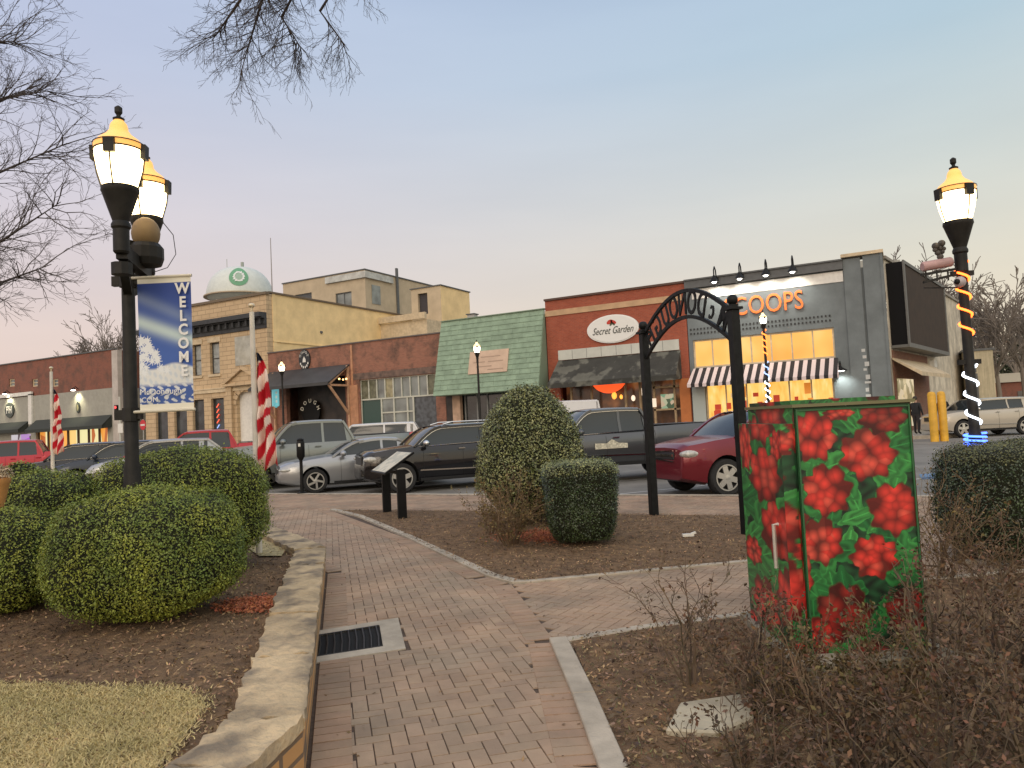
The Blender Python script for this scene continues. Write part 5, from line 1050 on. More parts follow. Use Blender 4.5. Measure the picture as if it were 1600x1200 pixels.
colgrid('lid_front', A+Vector((0,0,CH+.0205))+cv*.058, cu*(CW-.06), Vector((0,0,.026)), 90, 6, lambda u, v: paint(1240+180*u, 616+6*v)*.8, cb_, .35)
colgrid('lid_left', A+Vector((0,0,CH+.0205))+cv*(CD-.04)-cu*.002, -cv*(CD-.1), Vector((0,0,.026)), 90, 6, lambda u, v: paint(1160+90*u, 616+6*v)*.8, cb_, .35)
# shallow side compartment with its own handle
SD, SH = .085, CH-.10
b = MB(); b.prism([tuple((A-cu*q+cv*s)[:2]) for q, s in ((.0025,.03),(SD-.003,.03),(SD-.003,CD-.02),(.0025,CD-.02))], .07, SH); b.build('side_box', M_gcab, cb_)
face('side_door', fA-cu*SD+cv*(CD-.02), -cv*(CD-.05), Vector((0,0,SH-.07)), 1153, 1246, 655, 975, 110, 400)
face('side_door_edge', fA-cu*SD+cv*.028, cu*SD, Vector((0,0,SH-.07)), 1244, 1252, 655, 1000, 6, 200)
b = MB(); p = fA-cu*(SD+.03)+cv*.17+Vector((0,0,.50)); b.tube([p+Vector((0,0,.28))+cu*.03, p+Vector((0,0,.28)), p+Vector((0,0,-.0))], .013, 6); b.build('handle', mat('pale_handle', (.6,.58,.5), .35, metal=.4), cb_)
b = MB(); c_ = A+cu*CW*.5+cv*CD*.45; b.prism([tuple((A+cu*a+cv*b_)[:2]) for a, b_ in ((-.12,-.16),(CW+.12,-.16),(CW+.12,CD+.14),(-.12,CD+.14))], -.04, .07); o = b.build('concrete_pad', mat('pad_concrete', (.30,.27,.20), .9, var=.2, scale=5, bump=.4, grime=.35), None, bevel=.01); tag(o, kind='structure')
# stone slab and litter
b = MB(); P4 = [G(1062,1100,.04), G(1168,1084,.04), G(1178,1122,.04), G(1120,1146,.04), G(1040,1142,.04)]; b.prism([(p.x,p.y) for p in P4], -.02, .05); o = b.build('stone_slab', mat('slab_stone', (.44,.39,.28), .9, var=.15, scale=6, bump=.6, bscale=20), None, origin=(P4[0].x,P4[0].y,0), bevel=.01); tag(o, 'flat pale stone slab lying in the mulch among the bare shrubs', 'stone slab')
b = MB(); lc = G(1075,836,.05); b.beam(lc-CR*.07, lc+CR*.07, .07, .03); b.beam(lc+CR*.04+Vector((0,0,.01)), lc+CR*.10+Vector((0,0,.03)), .04, .025); o = b.build('litter', mat('white_paper', (.7,.68,.6), .7), None, origin=tuple(lc)); tag(o, 'small scrap of white litter on the middle bed', 'litter')
# urn with dried plant on a pedestal at the left edge
up_ = PD(-14, 6.3, .25); ur = thing('planter_urn', 'orange clay urn with a dried plant, cut by the left edge of the picture', 'planter', tuple(up_))
b = MB(); b.lathe([(.14,.2),(.14,.75),(.17,.8),(.17,.84)], (up_.x,up_.y,0), 20); b.build('pedestal', M_conc, ur, smooth=35)
b = MB(); b.lathe([(.07,.84),(.075,.9),(.10,1.08),(.145,1.28),(.155,1.30),(.155,1.33),(.14,1.33),(.13,1.28)], (up_.x,up_.y,0), 24); b.build('urn', mat('terracotta', (.62,.29,.09), .75, var=.12, scale=6), ur, smooth=35)
n = 900; a = rng.uniform(0, 6.28, n); e = rng.uniform(-.2, 1.4, n); r = .13*rng.uniform(.5, 1.1, n); C = np.c_[up_.x+r*1.25*np.cos(a)*np.cos(e), up_.y+r*1.25*np.sin(a)*np.cos(e), 1.35+r*.75*np.sin(e)]
leaves('dried_plant', C, C-np.array([up_.x,up_.y,1.33]), .02, mat('dried_plant', (.38,.30,.20), .9, island=.5), ur, asp=.3)
# signs and signal across the street
p = F(223, 664, 39.2); sg = thing('no_entry_sign', 'round red no entry sign with white bar left of the stone building', 'road sign', (p.x, 39.2, .05))
b = MB(); b.tube([(p.x,39.25,.05),(p.x,39.25,p.z+.5)], .04, 8); b.build('post', mat('galv_post', (.4,.4,.38), .5, metal=.5), sg)
b = MB(); n = 24; b.extr([(p.x+.36*math.cos(2*math.pi*k/n),39.2,p.z+.42*math.sin(2*math.pi*k/n)) for k in range(n)], (0,.03,0)); b.build('disc', mat('sign_red', (.55,.03,.04), .4), sg); b = MB(); b.box(p.x-.26,p.x+.26,39.185,39.195,p.z-.07,p.z+.07); b.build('bar', M_white, sg)
p = F(186, 640, 40); ts = thing('traffic_signal', 'traffic signal showing red on a pale post at the side street corner', 'traffic light', (p.x, 40, .05))
b = MB(); b.tube([(p.x+.1,40,.05),(p.x+.1,40,p.z+1.1)], .09, 8); b.build('post', mat('pale_post', (.5,.5,.45), .6), ts); b = MB(); b.box(p.x-.35,p.x-.02,39.8,40.1,p.z-.75,p.z+.4); hs_ = b.build('housing', M_blk, ts); b = MB(); b.ell((p.x-.19,39.8,p.z+.2), (.12,.04,.12), 10, 6); b.build('red_light', mat('signal_red', (.6,.05,.05), .4, emit=(1,.05,.05), es=2.5), hs_); b = MB(); b.box(p.x-.05,p.x+.6,39.88,39.92,p.z-2.0,p.z-1.2); b.build('notice', M_white, ts)
# ---------------- hedges, shrubs, trees ----------------
M_leafA = mat('boxwood_leaf', (.24,.27,.038), .55, col2=(.115,.165,.03), scale=3.5, island=.5, spec=.4)
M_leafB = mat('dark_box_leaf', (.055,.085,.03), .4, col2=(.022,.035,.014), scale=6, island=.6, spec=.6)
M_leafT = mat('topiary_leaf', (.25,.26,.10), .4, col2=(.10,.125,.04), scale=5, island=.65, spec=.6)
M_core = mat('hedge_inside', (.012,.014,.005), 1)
M_bark = mat('bark', (.10,.075,.055), .9, var=.3, scale=15)
def superpts(n, p=2.6):
    d = rng.normal(0, 1, (n, 3)); d /= np.linalg.norm(d, axis=1, keepdims=True)
    r = (np.abs(d)**p).sum(1)**(-1/p); return d*r[:, None]
def lump(C, amp, f):   # slow bumps of a clipped hedge
    return 1+amp*(np.sin(C[:, 0]*f+1.3)*np.cos(C[:, 1]*f*.9+.4)+.6*np.sin(C[:, 2]*f*1.3+C[:, 0]*f*.7))
def hedge(name, label, c, rx, ry, z0, z1, n, size, m, p=2.6, shape=None, group=None, cat='hedge', amp=.045, rot=28, flat_top_mat=None, stem=.08, jit=.55):
    o = thing(name, label, cat, (c.x, c.y, z0), 0, group); hz = (z1-z0)/2; cz = (z0+z1)/2
    def world(D, e): 
        P = D.copy()
        if shape: s = shape(P[:, 2]); P[:, 0] *= s; P[:, 1] *= s
        k = lump(D*np.array([rx, ry, hz]), amp, 7/max(rx, .5)**.5); P = P*k[:, None]*e
        X = P[:, 0]*rx; Y = P[:, 1]*ry; a = math.radians(rot); return np.c_[c.x+X*math.cos(a)-Y*math.sin(a), c.y+X*math.sin(a)+Y*math.cos(a), cz+P[:, 2]*hz]
    D = superpts(n, p); e = rng.uniform(.90, 1.0, (n, 1))+(rng.random((n, 1)) < .13)*rng.uniform(0, .08, (n, 1))**1.0; C = world(D, e); Nn = C-np.array([c.x, c.y, cz-hz*.3]); Nn /= np.linalg.norm(Nn, axis=1, keepdims=True)
    keep = C[:, 2] > z0+.02; 
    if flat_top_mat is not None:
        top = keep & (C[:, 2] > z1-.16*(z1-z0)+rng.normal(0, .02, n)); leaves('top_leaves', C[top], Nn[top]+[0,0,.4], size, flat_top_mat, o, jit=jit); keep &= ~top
    leaves('leaves', C[keep], Nn[keep], size, m, o, jit=jit)
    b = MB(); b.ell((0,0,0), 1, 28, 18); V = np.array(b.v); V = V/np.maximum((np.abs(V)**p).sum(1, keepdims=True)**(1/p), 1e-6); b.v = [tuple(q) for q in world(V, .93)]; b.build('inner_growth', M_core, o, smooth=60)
    b = MB()
    for k in range(5): t = k*1.3; b.tube([(c.x+.06*math.cos(t), c.y+.06*math.sin(t), z0-.08), (c.x+rx*.35*math.cos(t), c.y+ry*.35*math.sin(t), z0+hz*.7)], [.018,.01], 5)
    b.build('stems', M_bark, o); return o
gz = .24; gr_ = 'rounded clipped hedges in the left bed'
def hp(px, d): q = PD(px, d, 0); return q
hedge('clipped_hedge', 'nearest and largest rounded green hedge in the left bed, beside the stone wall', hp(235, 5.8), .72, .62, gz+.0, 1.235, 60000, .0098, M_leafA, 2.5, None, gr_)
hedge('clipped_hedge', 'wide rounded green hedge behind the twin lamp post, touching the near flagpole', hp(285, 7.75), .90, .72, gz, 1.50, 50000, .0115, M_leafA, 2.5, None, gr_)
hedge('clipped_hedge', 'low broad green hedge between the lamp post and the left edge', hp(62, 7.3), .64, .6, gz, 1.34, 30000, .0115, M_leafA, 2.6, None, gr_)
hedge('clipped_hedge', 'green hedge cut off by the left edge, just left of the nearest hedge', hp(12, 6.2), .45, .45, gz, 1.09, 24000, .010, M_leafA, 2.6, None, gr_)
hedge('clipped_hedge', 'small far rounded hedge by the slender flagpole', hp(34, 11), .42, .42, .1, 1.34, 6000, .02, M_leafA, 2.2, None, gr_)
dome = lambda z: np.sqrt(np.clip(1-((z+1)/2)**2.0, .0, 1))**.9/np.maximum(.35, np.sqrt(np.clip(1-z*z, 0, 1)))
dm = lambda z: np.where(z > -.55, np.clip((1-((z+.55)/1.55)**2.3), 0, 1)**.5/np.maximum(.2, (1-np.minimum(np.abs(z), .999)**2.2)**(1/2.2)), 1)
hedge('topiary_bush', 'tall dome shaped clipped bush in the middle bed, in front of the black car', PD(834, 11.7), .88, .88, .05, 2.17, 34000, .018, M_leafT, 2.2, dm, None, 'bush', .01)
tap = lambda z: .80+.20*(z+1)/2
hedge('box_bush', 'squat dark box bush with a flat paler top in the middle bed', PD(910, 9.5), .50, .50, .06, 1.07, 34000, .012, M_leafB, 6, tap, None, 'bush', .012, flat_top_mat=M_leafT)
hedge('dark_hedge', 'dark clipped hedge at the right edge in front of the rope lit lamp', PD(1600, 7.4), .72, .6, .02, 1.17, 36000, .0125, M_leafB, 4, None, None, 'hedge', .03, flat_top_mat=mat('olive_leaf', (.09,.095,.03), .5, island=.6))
# twigs
def grow(mb, p, d, L, r, depth, spread=.6, up=.0, nseg=4, kids=4, jit=.18, ratio=.62, tips=None, sides=4, rmin=.0012):
    pts = [p.copy()]; rs = [r]; q = p.copy(); dd = d.normalized()
    for k in range(nseg):
        dd = (dd+Vector((random.gauss(0, jit), random.gauss(0, jit), random.gauss(0, jit)+up))).normalized(); q = q+dd*(L/nseg); pts.append(q.copy()); rs.append(max(rmin, r*(1-.75*(k+1)/nseg)))
    mb.tube(pts, rs, sides if r > .01 else 3, cap=False)
    if depth <= 0:
        if tips is not None: tips.append(pts[-1]); tips.append(pts[len(pts)//2])
        return
    for k in range(kids):
        t = .18+.82*(k+random.random()*.8)/kids; t = min(t, .99); i = int(t*nseg); f = t*nseg-i; b = pts[i].lerp(pts[i+1], f); ax_ = (pts[i+1]-pts[i]).normalized()
        side = Vector((random.gauss(0,1), random.gauss(0,1), random.gauss(0,1))); side = (side-ax_*side.dot(ax_)).normalized()
        nd = (ax_+side*spread*random.uniform(.7,1.4)).normalized(); grow(mb, b, nd, L*ratio*random.uniform(.7,1.15)*(1.1-.4*t), max(rmin, rs[i]*.6), depth-1, spread, up, nseg, kids, jit, ratio, tips, sides, rmin)
    if tips is not None and depth <= 1: tips.append(pts[-1])
def shrub(name, label, c, h, w, nst, leafm, nl, ls, barkm, group=None, depth=2, cat='shrub', kids=4, z0=0.02):
    o = thing(name, label, cat, (c.x, c.y, z0), 0, group); b = MB(); tips = []
    for k in range(nst):
        a = random.uniform(0, 6.28); r_ = random.uniform(0, .12)*w; s = Vector((c.x+r_*math.cos(a), c.y+r_*math.sin(a), z0-.03))
        d = Vector((math.cos(a)*w*random.uniform(.2,.9), math.sin(a)*w*random.uniform(.2,.9), h)); grow(b, s, d, h*random.uniform(.5,1.0), random.choice((.005,.007,.012)), depth, .6, .03, 5, kids, .24, .5, tips, 4, .0016)
    b.build('branches', barkm, o); nl = int(nl*.6)
    T = np.array([tuple(t) for t in tips]); idx = rng.integers(0, len(T), nl); C = T[idx]+rng.normal(0, .022*max(w,.5), (nl, 3)); C[:, 2] = np.maximum(C[:, 2], z0+.02)
    leaves('leaves', C, rng.normal(0, 1, (nl, 3)), ls, leafm, o, asp=.55); return o
M_tw = mat('brown_twig', (.16,.105,.06), .85, island=.3); M_twd = mat('dark_twig', (.12,.085,.055), .85, island=.75)
M_brl = mat('brown_leaf', (.20,.13,.05), .8, col2=(.10,.085,.03), scale=9, island=.6); M_rdl = mat('reddish_leaf', (.13,.065,.035), .7, col2=(.075,.055,.028), scale=9, island=.7); M_grl = mat('olive_twig_leaf', (.10,.095,.03), .7, col2=(.13,.07,.03), scale=7, island=.6)
shrub('brown_shrub', 'loose brown twiggy shrub in front of the tall dome bush', PD(800, 9.6), .95, .8, 34, M_brl, 4200, .016, M_tw, None, 2)
shrub('brown_shrub', 'thin low brown shrub left of the dome bush', PD(765, 10.6), .62, .7, 10, M_brl, 700, .016, M_tw, None, 2)
gB = 'bare brown rose shrubs in the right bed'
rsh = [(1085,1075,.82,.7,12,M_rdl,'thin bare shrub nearest the path kerb, left of the painted cabinet',500),(1190,1125,.62,.75,22,M_rdl,'bare rose shrub in front of the left side of the painted cabinet',1500),(1290,1140,.60,.8,24,M_grl,'olive leaved rose shrub in front of the painted cabinet door',2200),(1400,1120,.62,.8,22,M_grl,'olive and brown rose shrub in front of the right edge of the painted cabinet',2200),(1490,1075,.72,.8,22,M_rdl,'dense brown rose shrub right of the painted cabinet',2200),(1580,1040,.72,.8,20,M_rdl,'brown rose shrub at the right edge below the dark hedge',2000),(1180,1230,.45,.7,16,M_rdl,'low bare shrub at the bottom of the right bed, nearest the camera',1000),(1330,1245,.48,.8,20,M_rdl,'low brown shrub at the bottom centre of the right bed',1800),(1480,1225,.55,.8,20,M_rdl,'brown tangled shrub near the bottom right corner',2000),(1600,1190,.62,.8,20,M_rdl,'dark brown shrub in the bottom right corner',2000),(1380,1010,.55,.6,12,M_grl,'small olive shrub tight against the right side of the cabinet foot',700)]
for px, py, h, w, ns, lm, lab, nl in rsh: shrub('rose_shrub', lab, G(px, py), h, w, int(ns*.9), lm, nl, .014, M_twd if lm is M_rdl else M_tw, gB, 2, kids=4)
shrub('rose_shrub', 'airy upright brown shrub between the cabinet and the dark right hedge', G(1470, 905), 1.0, .7, 20, M_brl, 1500, .014, M_tw, gB, 2)
shrub('rose_shrub', 'airy brown shrub in front of the dark hedge at the right edge', G(1560, 930), .8, .8, 18, M_rdl, 1300, .013, M_tw, gB, 2)
# fallen leaves under the shrubs
C = pts_in([G(984,1230), G(905,1010), G(1430,925), G(1640,900), (6,1), (1,-1), (-.95,1.9)], 1600, 7); C = np.c_[C, np.full(len(C), .035)+rng.uniform(0,.02,len(C))]
tag(leaves('fallen_leaves', C, np.tile([0,0,1.], (len(C),1)), .02, mat('fallen_leaf', (.17,.11,.07), .8, island=.8), asp=.5, jit=.5), 'brown fallen leaves under the right hand shrubs', 'fallen leaves', kind='stuff')
# bare trees
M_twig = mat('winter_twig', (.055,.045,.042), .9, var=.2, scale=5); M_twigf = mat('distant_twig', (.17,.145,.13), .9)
# big tree at the left, trunk outside the frame
tL = thing('bare_tree', 'large bare tree reaching in from the left edge beside the twin lamp', 'tree', tuple(PD(-330, 11.5, .2)))
tp = Vector(tL.location); b = MB(); b.tube([tp+Vector((0,0,-.3)), tp+Vector((.05,0,1.4)), tp+Vector((0,.1,2.6))], [.24,.19,.16], 12); b.build('trunk', M_bark, tL, smooth=50)
def at_px(px, py, d): return PD(px, d, EYE+(658-.049*(px-800)-py)*d/FPX)
b = MB(); top = tp+Vector((0,.1,2.5))
for (mx_, my_), (ex, ey), d, k in (((-80,420),(95,310),10.2,7),((-90,300),(105,215),10.8,6),((-60,180),(75,130),11.2,6),((-90,60),(30,50),11.5,5),((-60,480),(80,410),9.6,5),((-120,-60),(30,-90),11,5)):
    m1, e_ = at_px(mx_, my_, 11), at_px(ex, ey, d); pts = [top, top.lerp(m1,.5)+Vector((0,0,.15)), m1, m1.lerp(e_,.5)+Vector((0,0,random.uniform(-.05,.15))), e_]
    b.tube(pts, [.09,.06,.034,.018,.005], 7)
    for q in range(k*5):
        t = random.uniform(.0, 1); base = pts[2].lerp(pts[3], t*2) if t < .5 else pts[3].lerp(pts[4], t*2-1); dr_ = (pts[4]-pts[2]).normalized(); s = Vector((random.gauss(0,1), random.gauss(0,1), random.gauss(0,1))); s = (s-dr_*s.dot(dr_)).normalized()
        grow(b, base, dr_+s*random.uniform(.4,1.0), random.uniform(.5,1.05), .010, 2, .6, .02, 4, 4, .16, .55, None, 4, .0022)
b.build('branches', M_twig, tL)
# overhanging branch at the top
tO = thing('overhanging_tree', 'bare tree behind the camera whose twigs hang into the top of the picture', 'tree', (-6.2,-2.2,.2)); to = Vector(tO.location)
b = MB(); b.tube([to, to+Vector((.1,.1,3.0)), to+Vector((.1,.5,5.2))], [.26,.2,.16], 12); b.build('trunk', M_bark, tO, smooth=50)
b = MB(); h0 = to+Vector((.1,.5,5.0)); 
for pa, pb, pc, d, k in (((420,-160),(410,-20),(375,105),7.4,60),((520,-150),(440,10),(470,60),7.6,44),((600,-170),(500,0),(545,65),7.8,26),((470,-170),(370,-10),(330,50),7.2,32)):
    A1, B1, C1 = at_px(*pa, d*.93), at_px(*pb, d), at_px(*pc, d*1.02); mid2 = h0.lerp(A1,.6)+Vector((0,0,.7)); pts = [h0, mid2, A1, B1, B1.lerp(C1,.5), C1]; b.tube(pts, [.085,.06,.03,.015,.009,.003], 6)
    for q in range(k):
        t = random.uniform(.0, 1); base = A1.lerp(B1, .4+t*1.2) if t < .5 else B1.lerp(C1, t*2-1); dr_ = (C1-A1).normalized(); s = Vector((random.gauss(0,1), random.gauss(0,1), random.gauss(0,.7))); s = (s-dr_*s.dot(dr_)).normalized()
        grow(b, base, dr_*.8+s*random.uniform(.35,1.1), random.uniform(.28,.6), .005, 2, .6, -.01, 4, 4, .17, .5, None, 3, .0014)
b.build('branches', M_twig, tO)
def far_tree(name, label, px, v, zt, w, m, group, n=9, depth=3, rmin=.02, z0=0, kids=4, lean=0):
    x = fx(px, 620, v); o = thing(name, label, 'tree', (x, v, z0), 0, group); b = MB(); H = zt-z0; b.tube([(x,v,z0-.2),(x+.1,v,z0+H*.2),(x+lean*.3,v,z0+H*.42)], [H*.022,H*.018,H*.013], 8); b.build('trunk', m, o)
    b = MB()
    for k in range(n):
        a = 2*math.pi*k/n+random.uniform(-.4,.4); t = random.uniform(.5,1); s = Vector((x+lean*.3*t, v, z0+H*(.18+.24*t))); d = Vector((math.cos(a)*w*.8, math.sin(a)*w*.5, H*random.uniform(.45,.8))); grow(b, s, d, H*random.uniform(.42,.6), H*.008, depth, .55, .02, 4, kids, .14, .6, None, 4, rmin)
    b.build('crown', m, o); return o
gF = 'bare winter trees behind the buildings'
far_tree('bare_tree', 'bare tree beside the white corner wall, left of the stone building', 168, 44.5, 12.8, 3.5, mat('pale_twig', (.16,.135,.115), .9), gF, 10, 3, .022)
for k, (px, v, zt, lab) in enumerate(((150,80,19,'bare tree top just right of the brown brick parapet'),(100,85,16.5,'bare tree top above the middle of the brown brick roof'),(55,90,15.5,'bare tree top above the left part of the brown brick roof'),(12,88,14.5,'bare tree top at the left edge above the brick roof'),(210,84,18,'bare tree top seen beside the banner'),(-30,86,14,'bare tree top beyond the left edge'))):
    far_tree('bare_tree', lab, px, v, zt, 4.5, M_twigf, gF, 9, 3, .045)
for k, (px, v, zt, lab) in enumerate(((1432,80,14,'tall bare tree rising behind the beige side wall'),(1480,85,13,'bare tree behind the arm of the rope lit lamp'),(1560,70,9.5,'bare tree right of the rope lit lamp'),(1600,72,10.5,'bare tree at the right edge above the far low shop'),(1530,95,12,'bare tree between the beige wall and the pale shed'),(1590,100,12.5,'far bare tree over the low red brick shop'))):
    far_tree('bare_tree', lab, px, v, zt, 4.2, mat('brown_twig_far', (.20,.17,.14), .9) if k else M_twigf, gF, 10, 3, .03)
# dark evergreen growth behind the far low shop
def ever(px0, px1, v, zt, lab):
    xa, xb = fx(px0, 600, v), fx(px1, 600, v); o = thing('evergreen_tree', lab, 'tree', ((xa+xb)/2, v, 0), 0, 'dark evergreens in the distance'); cx = (xa+xb)/2; w = (xb-xa)/2
    b = MB(); b.tube([(cx,v,-.2),(cx,v,zt*.6)], [.3,.15], 8); b.build('trunk', M_bark, o); n = 5000; D = rng.normal(0, 1, (n,3)); D /= np.linalg.norm(D, axis=1, keepdims=True); D *= rng.uniform(.45,1,(n,1))**.5*(1+.2*np.sin(D[:,:1]*9)*np.cos(D[:,2:]*7))
    C = np.c_[cx+D[:,0]*w, v+D[:,1]*w*.8, zt*.55+D[:,2]*zt*.45]; leaves('crown', C, D, .16, mat('evergreen', (.035,.042,.02), .8, island=.6), o)
ever(1540, 1580, 108, 8.5, 'dark evergreen behind the left end of the far low shop'); ever(1570, 1625, 112, 10, 'dark evergreen behind the far low shop at the right edge'); ever(30, 130, 110, 12, 'dark evergreen behind the brown brick roof')
ever(-60, 40, 112, 11, 'dark evergreen at the left edge behind the brick roof')
# ---------------- vehicles ----------------
M_tyre = mat('tyre', (.018,.018,.018), .85, var=.2); M_well = mat('wheel_well', (.006,.006,.006), .9)
M_cglass = mat('car_glass', (.018,.024,.028), .04, spec=.6); M_chrome = mat('chrome', (.62,.62,.60), .12, metal=1); M_trim = mat('black_plastic', (.02,.02,.02), .5)
M_hl = mat('headlight_glass', (.42,.42,.38), .08, coat=.6, var=.3, scale=14); M_tail = mat('tail_lamp', (.45,.02,.02), .15, coat=.5); M_seam = mat('panel_gap', (.008,.008,.008), .8)
def paint_m(name, c, metal=.55, rough=.28): return mat(name, c, rough, metal=metal, coat=.45, spec=.4)
SPEC = {
 'sedan': dict(L=4.88,W=1.86,H=1.45,fx=1.50,rx=-1.33,r=.335,zb=.20,top=[(2.44,.54),(2.40,.76),(2.2,.84),(1.6,.93),(1.05,.985),(.9,.99),(0,1.0),(-1.4,1.05),(-1.9,1.07),(-2.3,1.04),(-2.42,.92),(-2.44,.6)],gh=[1.02,.12,-.85,-1.85],bz=.965),
 'suv': dict(L=4.82,W=1.94,H=1.74,fx=1.48,rx=-1.43,r=.385,zb=.26,top=[(2.41,.64),(2.38,.99),(2.25,1.07),(1.8,1.13),(1.15,1.18),(1.0,1.19),(0,1.19),(-1.6,1.22),(-2.2,1.22),(-2.36,1.18),(-2.40,.9),(-2.41,.6)],gh=[1.12,.35,-1.75,-2.28],bz=1.17),
 'tall': dict(L=4.6,W=1.86,H=1.74,fx=1.40,rx=-1.31,r=.375,zb=.24,top=[(2.30,.58),(2.27,.97),(2.12,1.05),(1.6,1.13),(1.05,1.18),(.9,1.19),(0,1.19),(-1.6,1.21),(-2.1,1.21),(-2.24,1.16),(-2.28,.9),(-2.30,.6)],gh=[1.12,.25,-1.55,-2.12],bz=1.17),
 'crossover': dict(L=4.6,W=1.85,H=1.70,fx=1.40,rx=-1.31,r=.365,zb=.24,top=[(2.30,.52),(2.27,.74),(2.12,.88),(1.6,1.02),(1.05,1.09),(.9,1.10),(0,1.12),(-1.6,1.17),(-2.1,1.17),(-2.24,1.12),(-2.28,.9),(-2.30,.6)],gh=[1.10,.22,-1.55,-2.12],bz=1.09),
 'pickup': dict(L=5.85,W=2.02,H=1.96,fx=1.95,rx=-1.75,r=.41,zb=.42,top=[(2.92,.75),(2.90,1.02),(2.78,1.16),(2.2,1.22),(1.5,1.26),(1.3,1.27),(0,1.28),(-.9,1.29),(-.98,1.40),(-2.0,1.42),(-2.8,1.43),(-2.92,1.40)],gh=[1.42,.72,-.62,-.93],bz=1.26),
 'boxy': dict(L=4.7,W=1.98,H=1.95,fx=1.5,rx=-1.4,r=.40,zb=.35,top=[(2.33,.7),(2.32,1.0),(2.25,1.12),(1.6,1.18),(1.2,1.2),(1.0,1.2),(0,1.22),(-1.6,1.24),(-2.2,1.24),(-2.32,1.2),(-2.34,.9),(-2.35,.7)],gh=[1.1,.75,-1.95,-2.28],bz=1.19),
 'van': dict(L=5.4,W=2.0,H=2.55,fx=1.9,rx=-1.7,r=.37,zb=.28,top=[(2.70,.6),(2.66,.95),(2.5,1.12),(2.2,1.25),(2.0,1.3),(1.8,1.32),(0,1.33),(-1.6,1.33),(-2.4,1.33),(-2.6,1.3),(-2.68,1.0),(-2.70,.6)],gh=[2.1,1.45,-2.45,-2.62],bz=1.3)}
def car(kind, lab, cat, name, pm, loc, yaw, group=None, rim='spoke5', sc=1.0, chrome=True, rack=False, decal=False, rimcol=None):
    S = SPEC[kind]; o = thing(name, lab, cat, loc, yaw, group); o.scale = (sc,)*3; hl = S['L']/2; hw = S['W']/2; pk = kind == 'pickup'
    K = dict(parent=o, world=False)
    # body shell lofted along the length
    st = sorted(set([round(-hl+S['L']*k/34, 3) for k in range(35)]+[p[0] for p in S['top']]+[-hl+.05, hl-.05]), reverse=True)
    tx = [p[0] for p in S['top']][::-1]; tz = [p[1] for p in S['top']][::-1]; b = MB(); rings = []
    for x in st:
        zt = float(np.interp(x, tx, tz)); e = min(1, max(0, (hl-abs(x))/.75)); w = hw*(1-.26*(1-e)**2.2); zb_ = S['zb']+(.12*(1-min(1,(hl-abs(x))/.5))); h = zt-zb_
        cr = .035 if not (pk and x < -.97) else 0; rings.append([(0,zb_),(.80*w,zb_),(.95*w,zb_+.05),(w*.985,zb_+.26*h),(w,zb_+.52*h),(w*.985,zb_+.76*h),(w*.95,zb_+.92*h),(w*.90,zt-.006),(w*.6,zt+cr*.7),(0,zt+cr)])
    m_ = len(rings[0]); vs = []
    for x, R_ in zip(st, rings): vs += [(x, y, z) for y, z in R_]+[(x, -y, z) for y, z in R_[-2:0:-1]]
    n = 2*m_-2; fs = [tuple(range(n))]+[tuple(range((len(st)-1)*n, len(st)*n))[::-1]]
    for i in range(len(st)-1):
        for j in range(n): fs.append((i*n+j, (i+1)*n+j, (i+1)*n+(j+1) % n, i*n+(j+1) % n))
    b.add(vs, fs); body = b.build('body', [pm, M_well], smooth=38, **K)
    cut = MB()
    for ax_ in (S['fx'], S['rx']): cut.lathe([(S['r']*1.17,-hw-.2),(S['r']*1.17,hw+.2)], (ax_,0,S['r']*1.04), 28, 'y')
    co = cut.build('cutter', M_well, parent=o, world=False); md = body.modifiers.new('b', 'BOOLEAN'); md.object = co; md.operation = 'DIFFERENCE'; md.solver = 'EXACT'
    dg = bpy.context.evaluated_depsgraph_get(); nm = bpy.data.meshes.new_from_object(body.evaluated_get(dg)); body.modifiers.clear(); body.data = nm; bpy.data.objects.remove(co)
    nm.materials.clear(); nm.materials.append(pm); nm.materials.append(M_well)
    for p in nm.polygons:
        c = p.center; ins = any(math.hypot(c.x-a, c.z-S['r']*1.04) < S['r']*1.19 for a in (S['fx'], S['rx'])) and abs(p.normal.y) < .5 and abs(c.y) < hw*.99
        p.material_index = 1 if ins else 0; p.use_smooth = not ins
    nm.set_sharp_from_angle(angle=math.radians(38))
    # greenhouse
    g0, g1, g2, g3 = S['gh']; bz, H_ = S['bz'], S['H']; wb, wr = hw*.90, hw*(.74 if not kind == 'van' else .84)
    def gsec(x):
        if x > g1: t = (g0-x)/(g0-g1); zt = bz+(H_-.07-bz)*math.sin(t*math.pi/2*.92)/math.sin(math.pi/2*.92)
        elif x < g2: t = (x-g3)/(g2-g3); zt = bz+(H_-.07-bz)*t**.8
        else: t = 1; zt = H_-.07+.05*math.sin(math.pi*(x-g2)/(g1-g2))**.8*(.8 if kind == 'sedan' else .4)
        f = (zt-bz)/(H_-bz); w = wb+(wr-wb)*f; zb2 = float(np.interp(x, tx, tz))-.05
        return [(wb*.995,min(zb2,zt-.002)),(w+.5*(wb-w)*.3,bz+(zt-bz)*.6),(w,zt-.02),(w*.86,zt+.012),(0,zt+.028)]
    gx = [g0-.001]+[g0+(g1-g0)*k/5 for k in range(1,6)]+[g1+(g2-g1)*k/6 for k in range(1,7)]+[g2+(g3-g2)*k/4 for k in range(1,4)]+[g3+.001]; b = MB(); vs = []
    for x in gx: R_ = gsec(x); vs += [(x, y, z) for y, z in R_]+[(x, -y, z) for y, z in R_[-2::-1]]
    n = 9; fs = [tuple(range(n)), tuple(range((len(gx)-1)*n, len(gx)*n))[::-1]]
    for i in range(len(gx)-1):
        for j in range(n-1): fs.append((i*n+j, (i+1)*n+j, (i+1)*n+j+1, i*n+j+1))
    b.add(vs, fs); b.build('windows', M_cglass, smooth=35, **K)
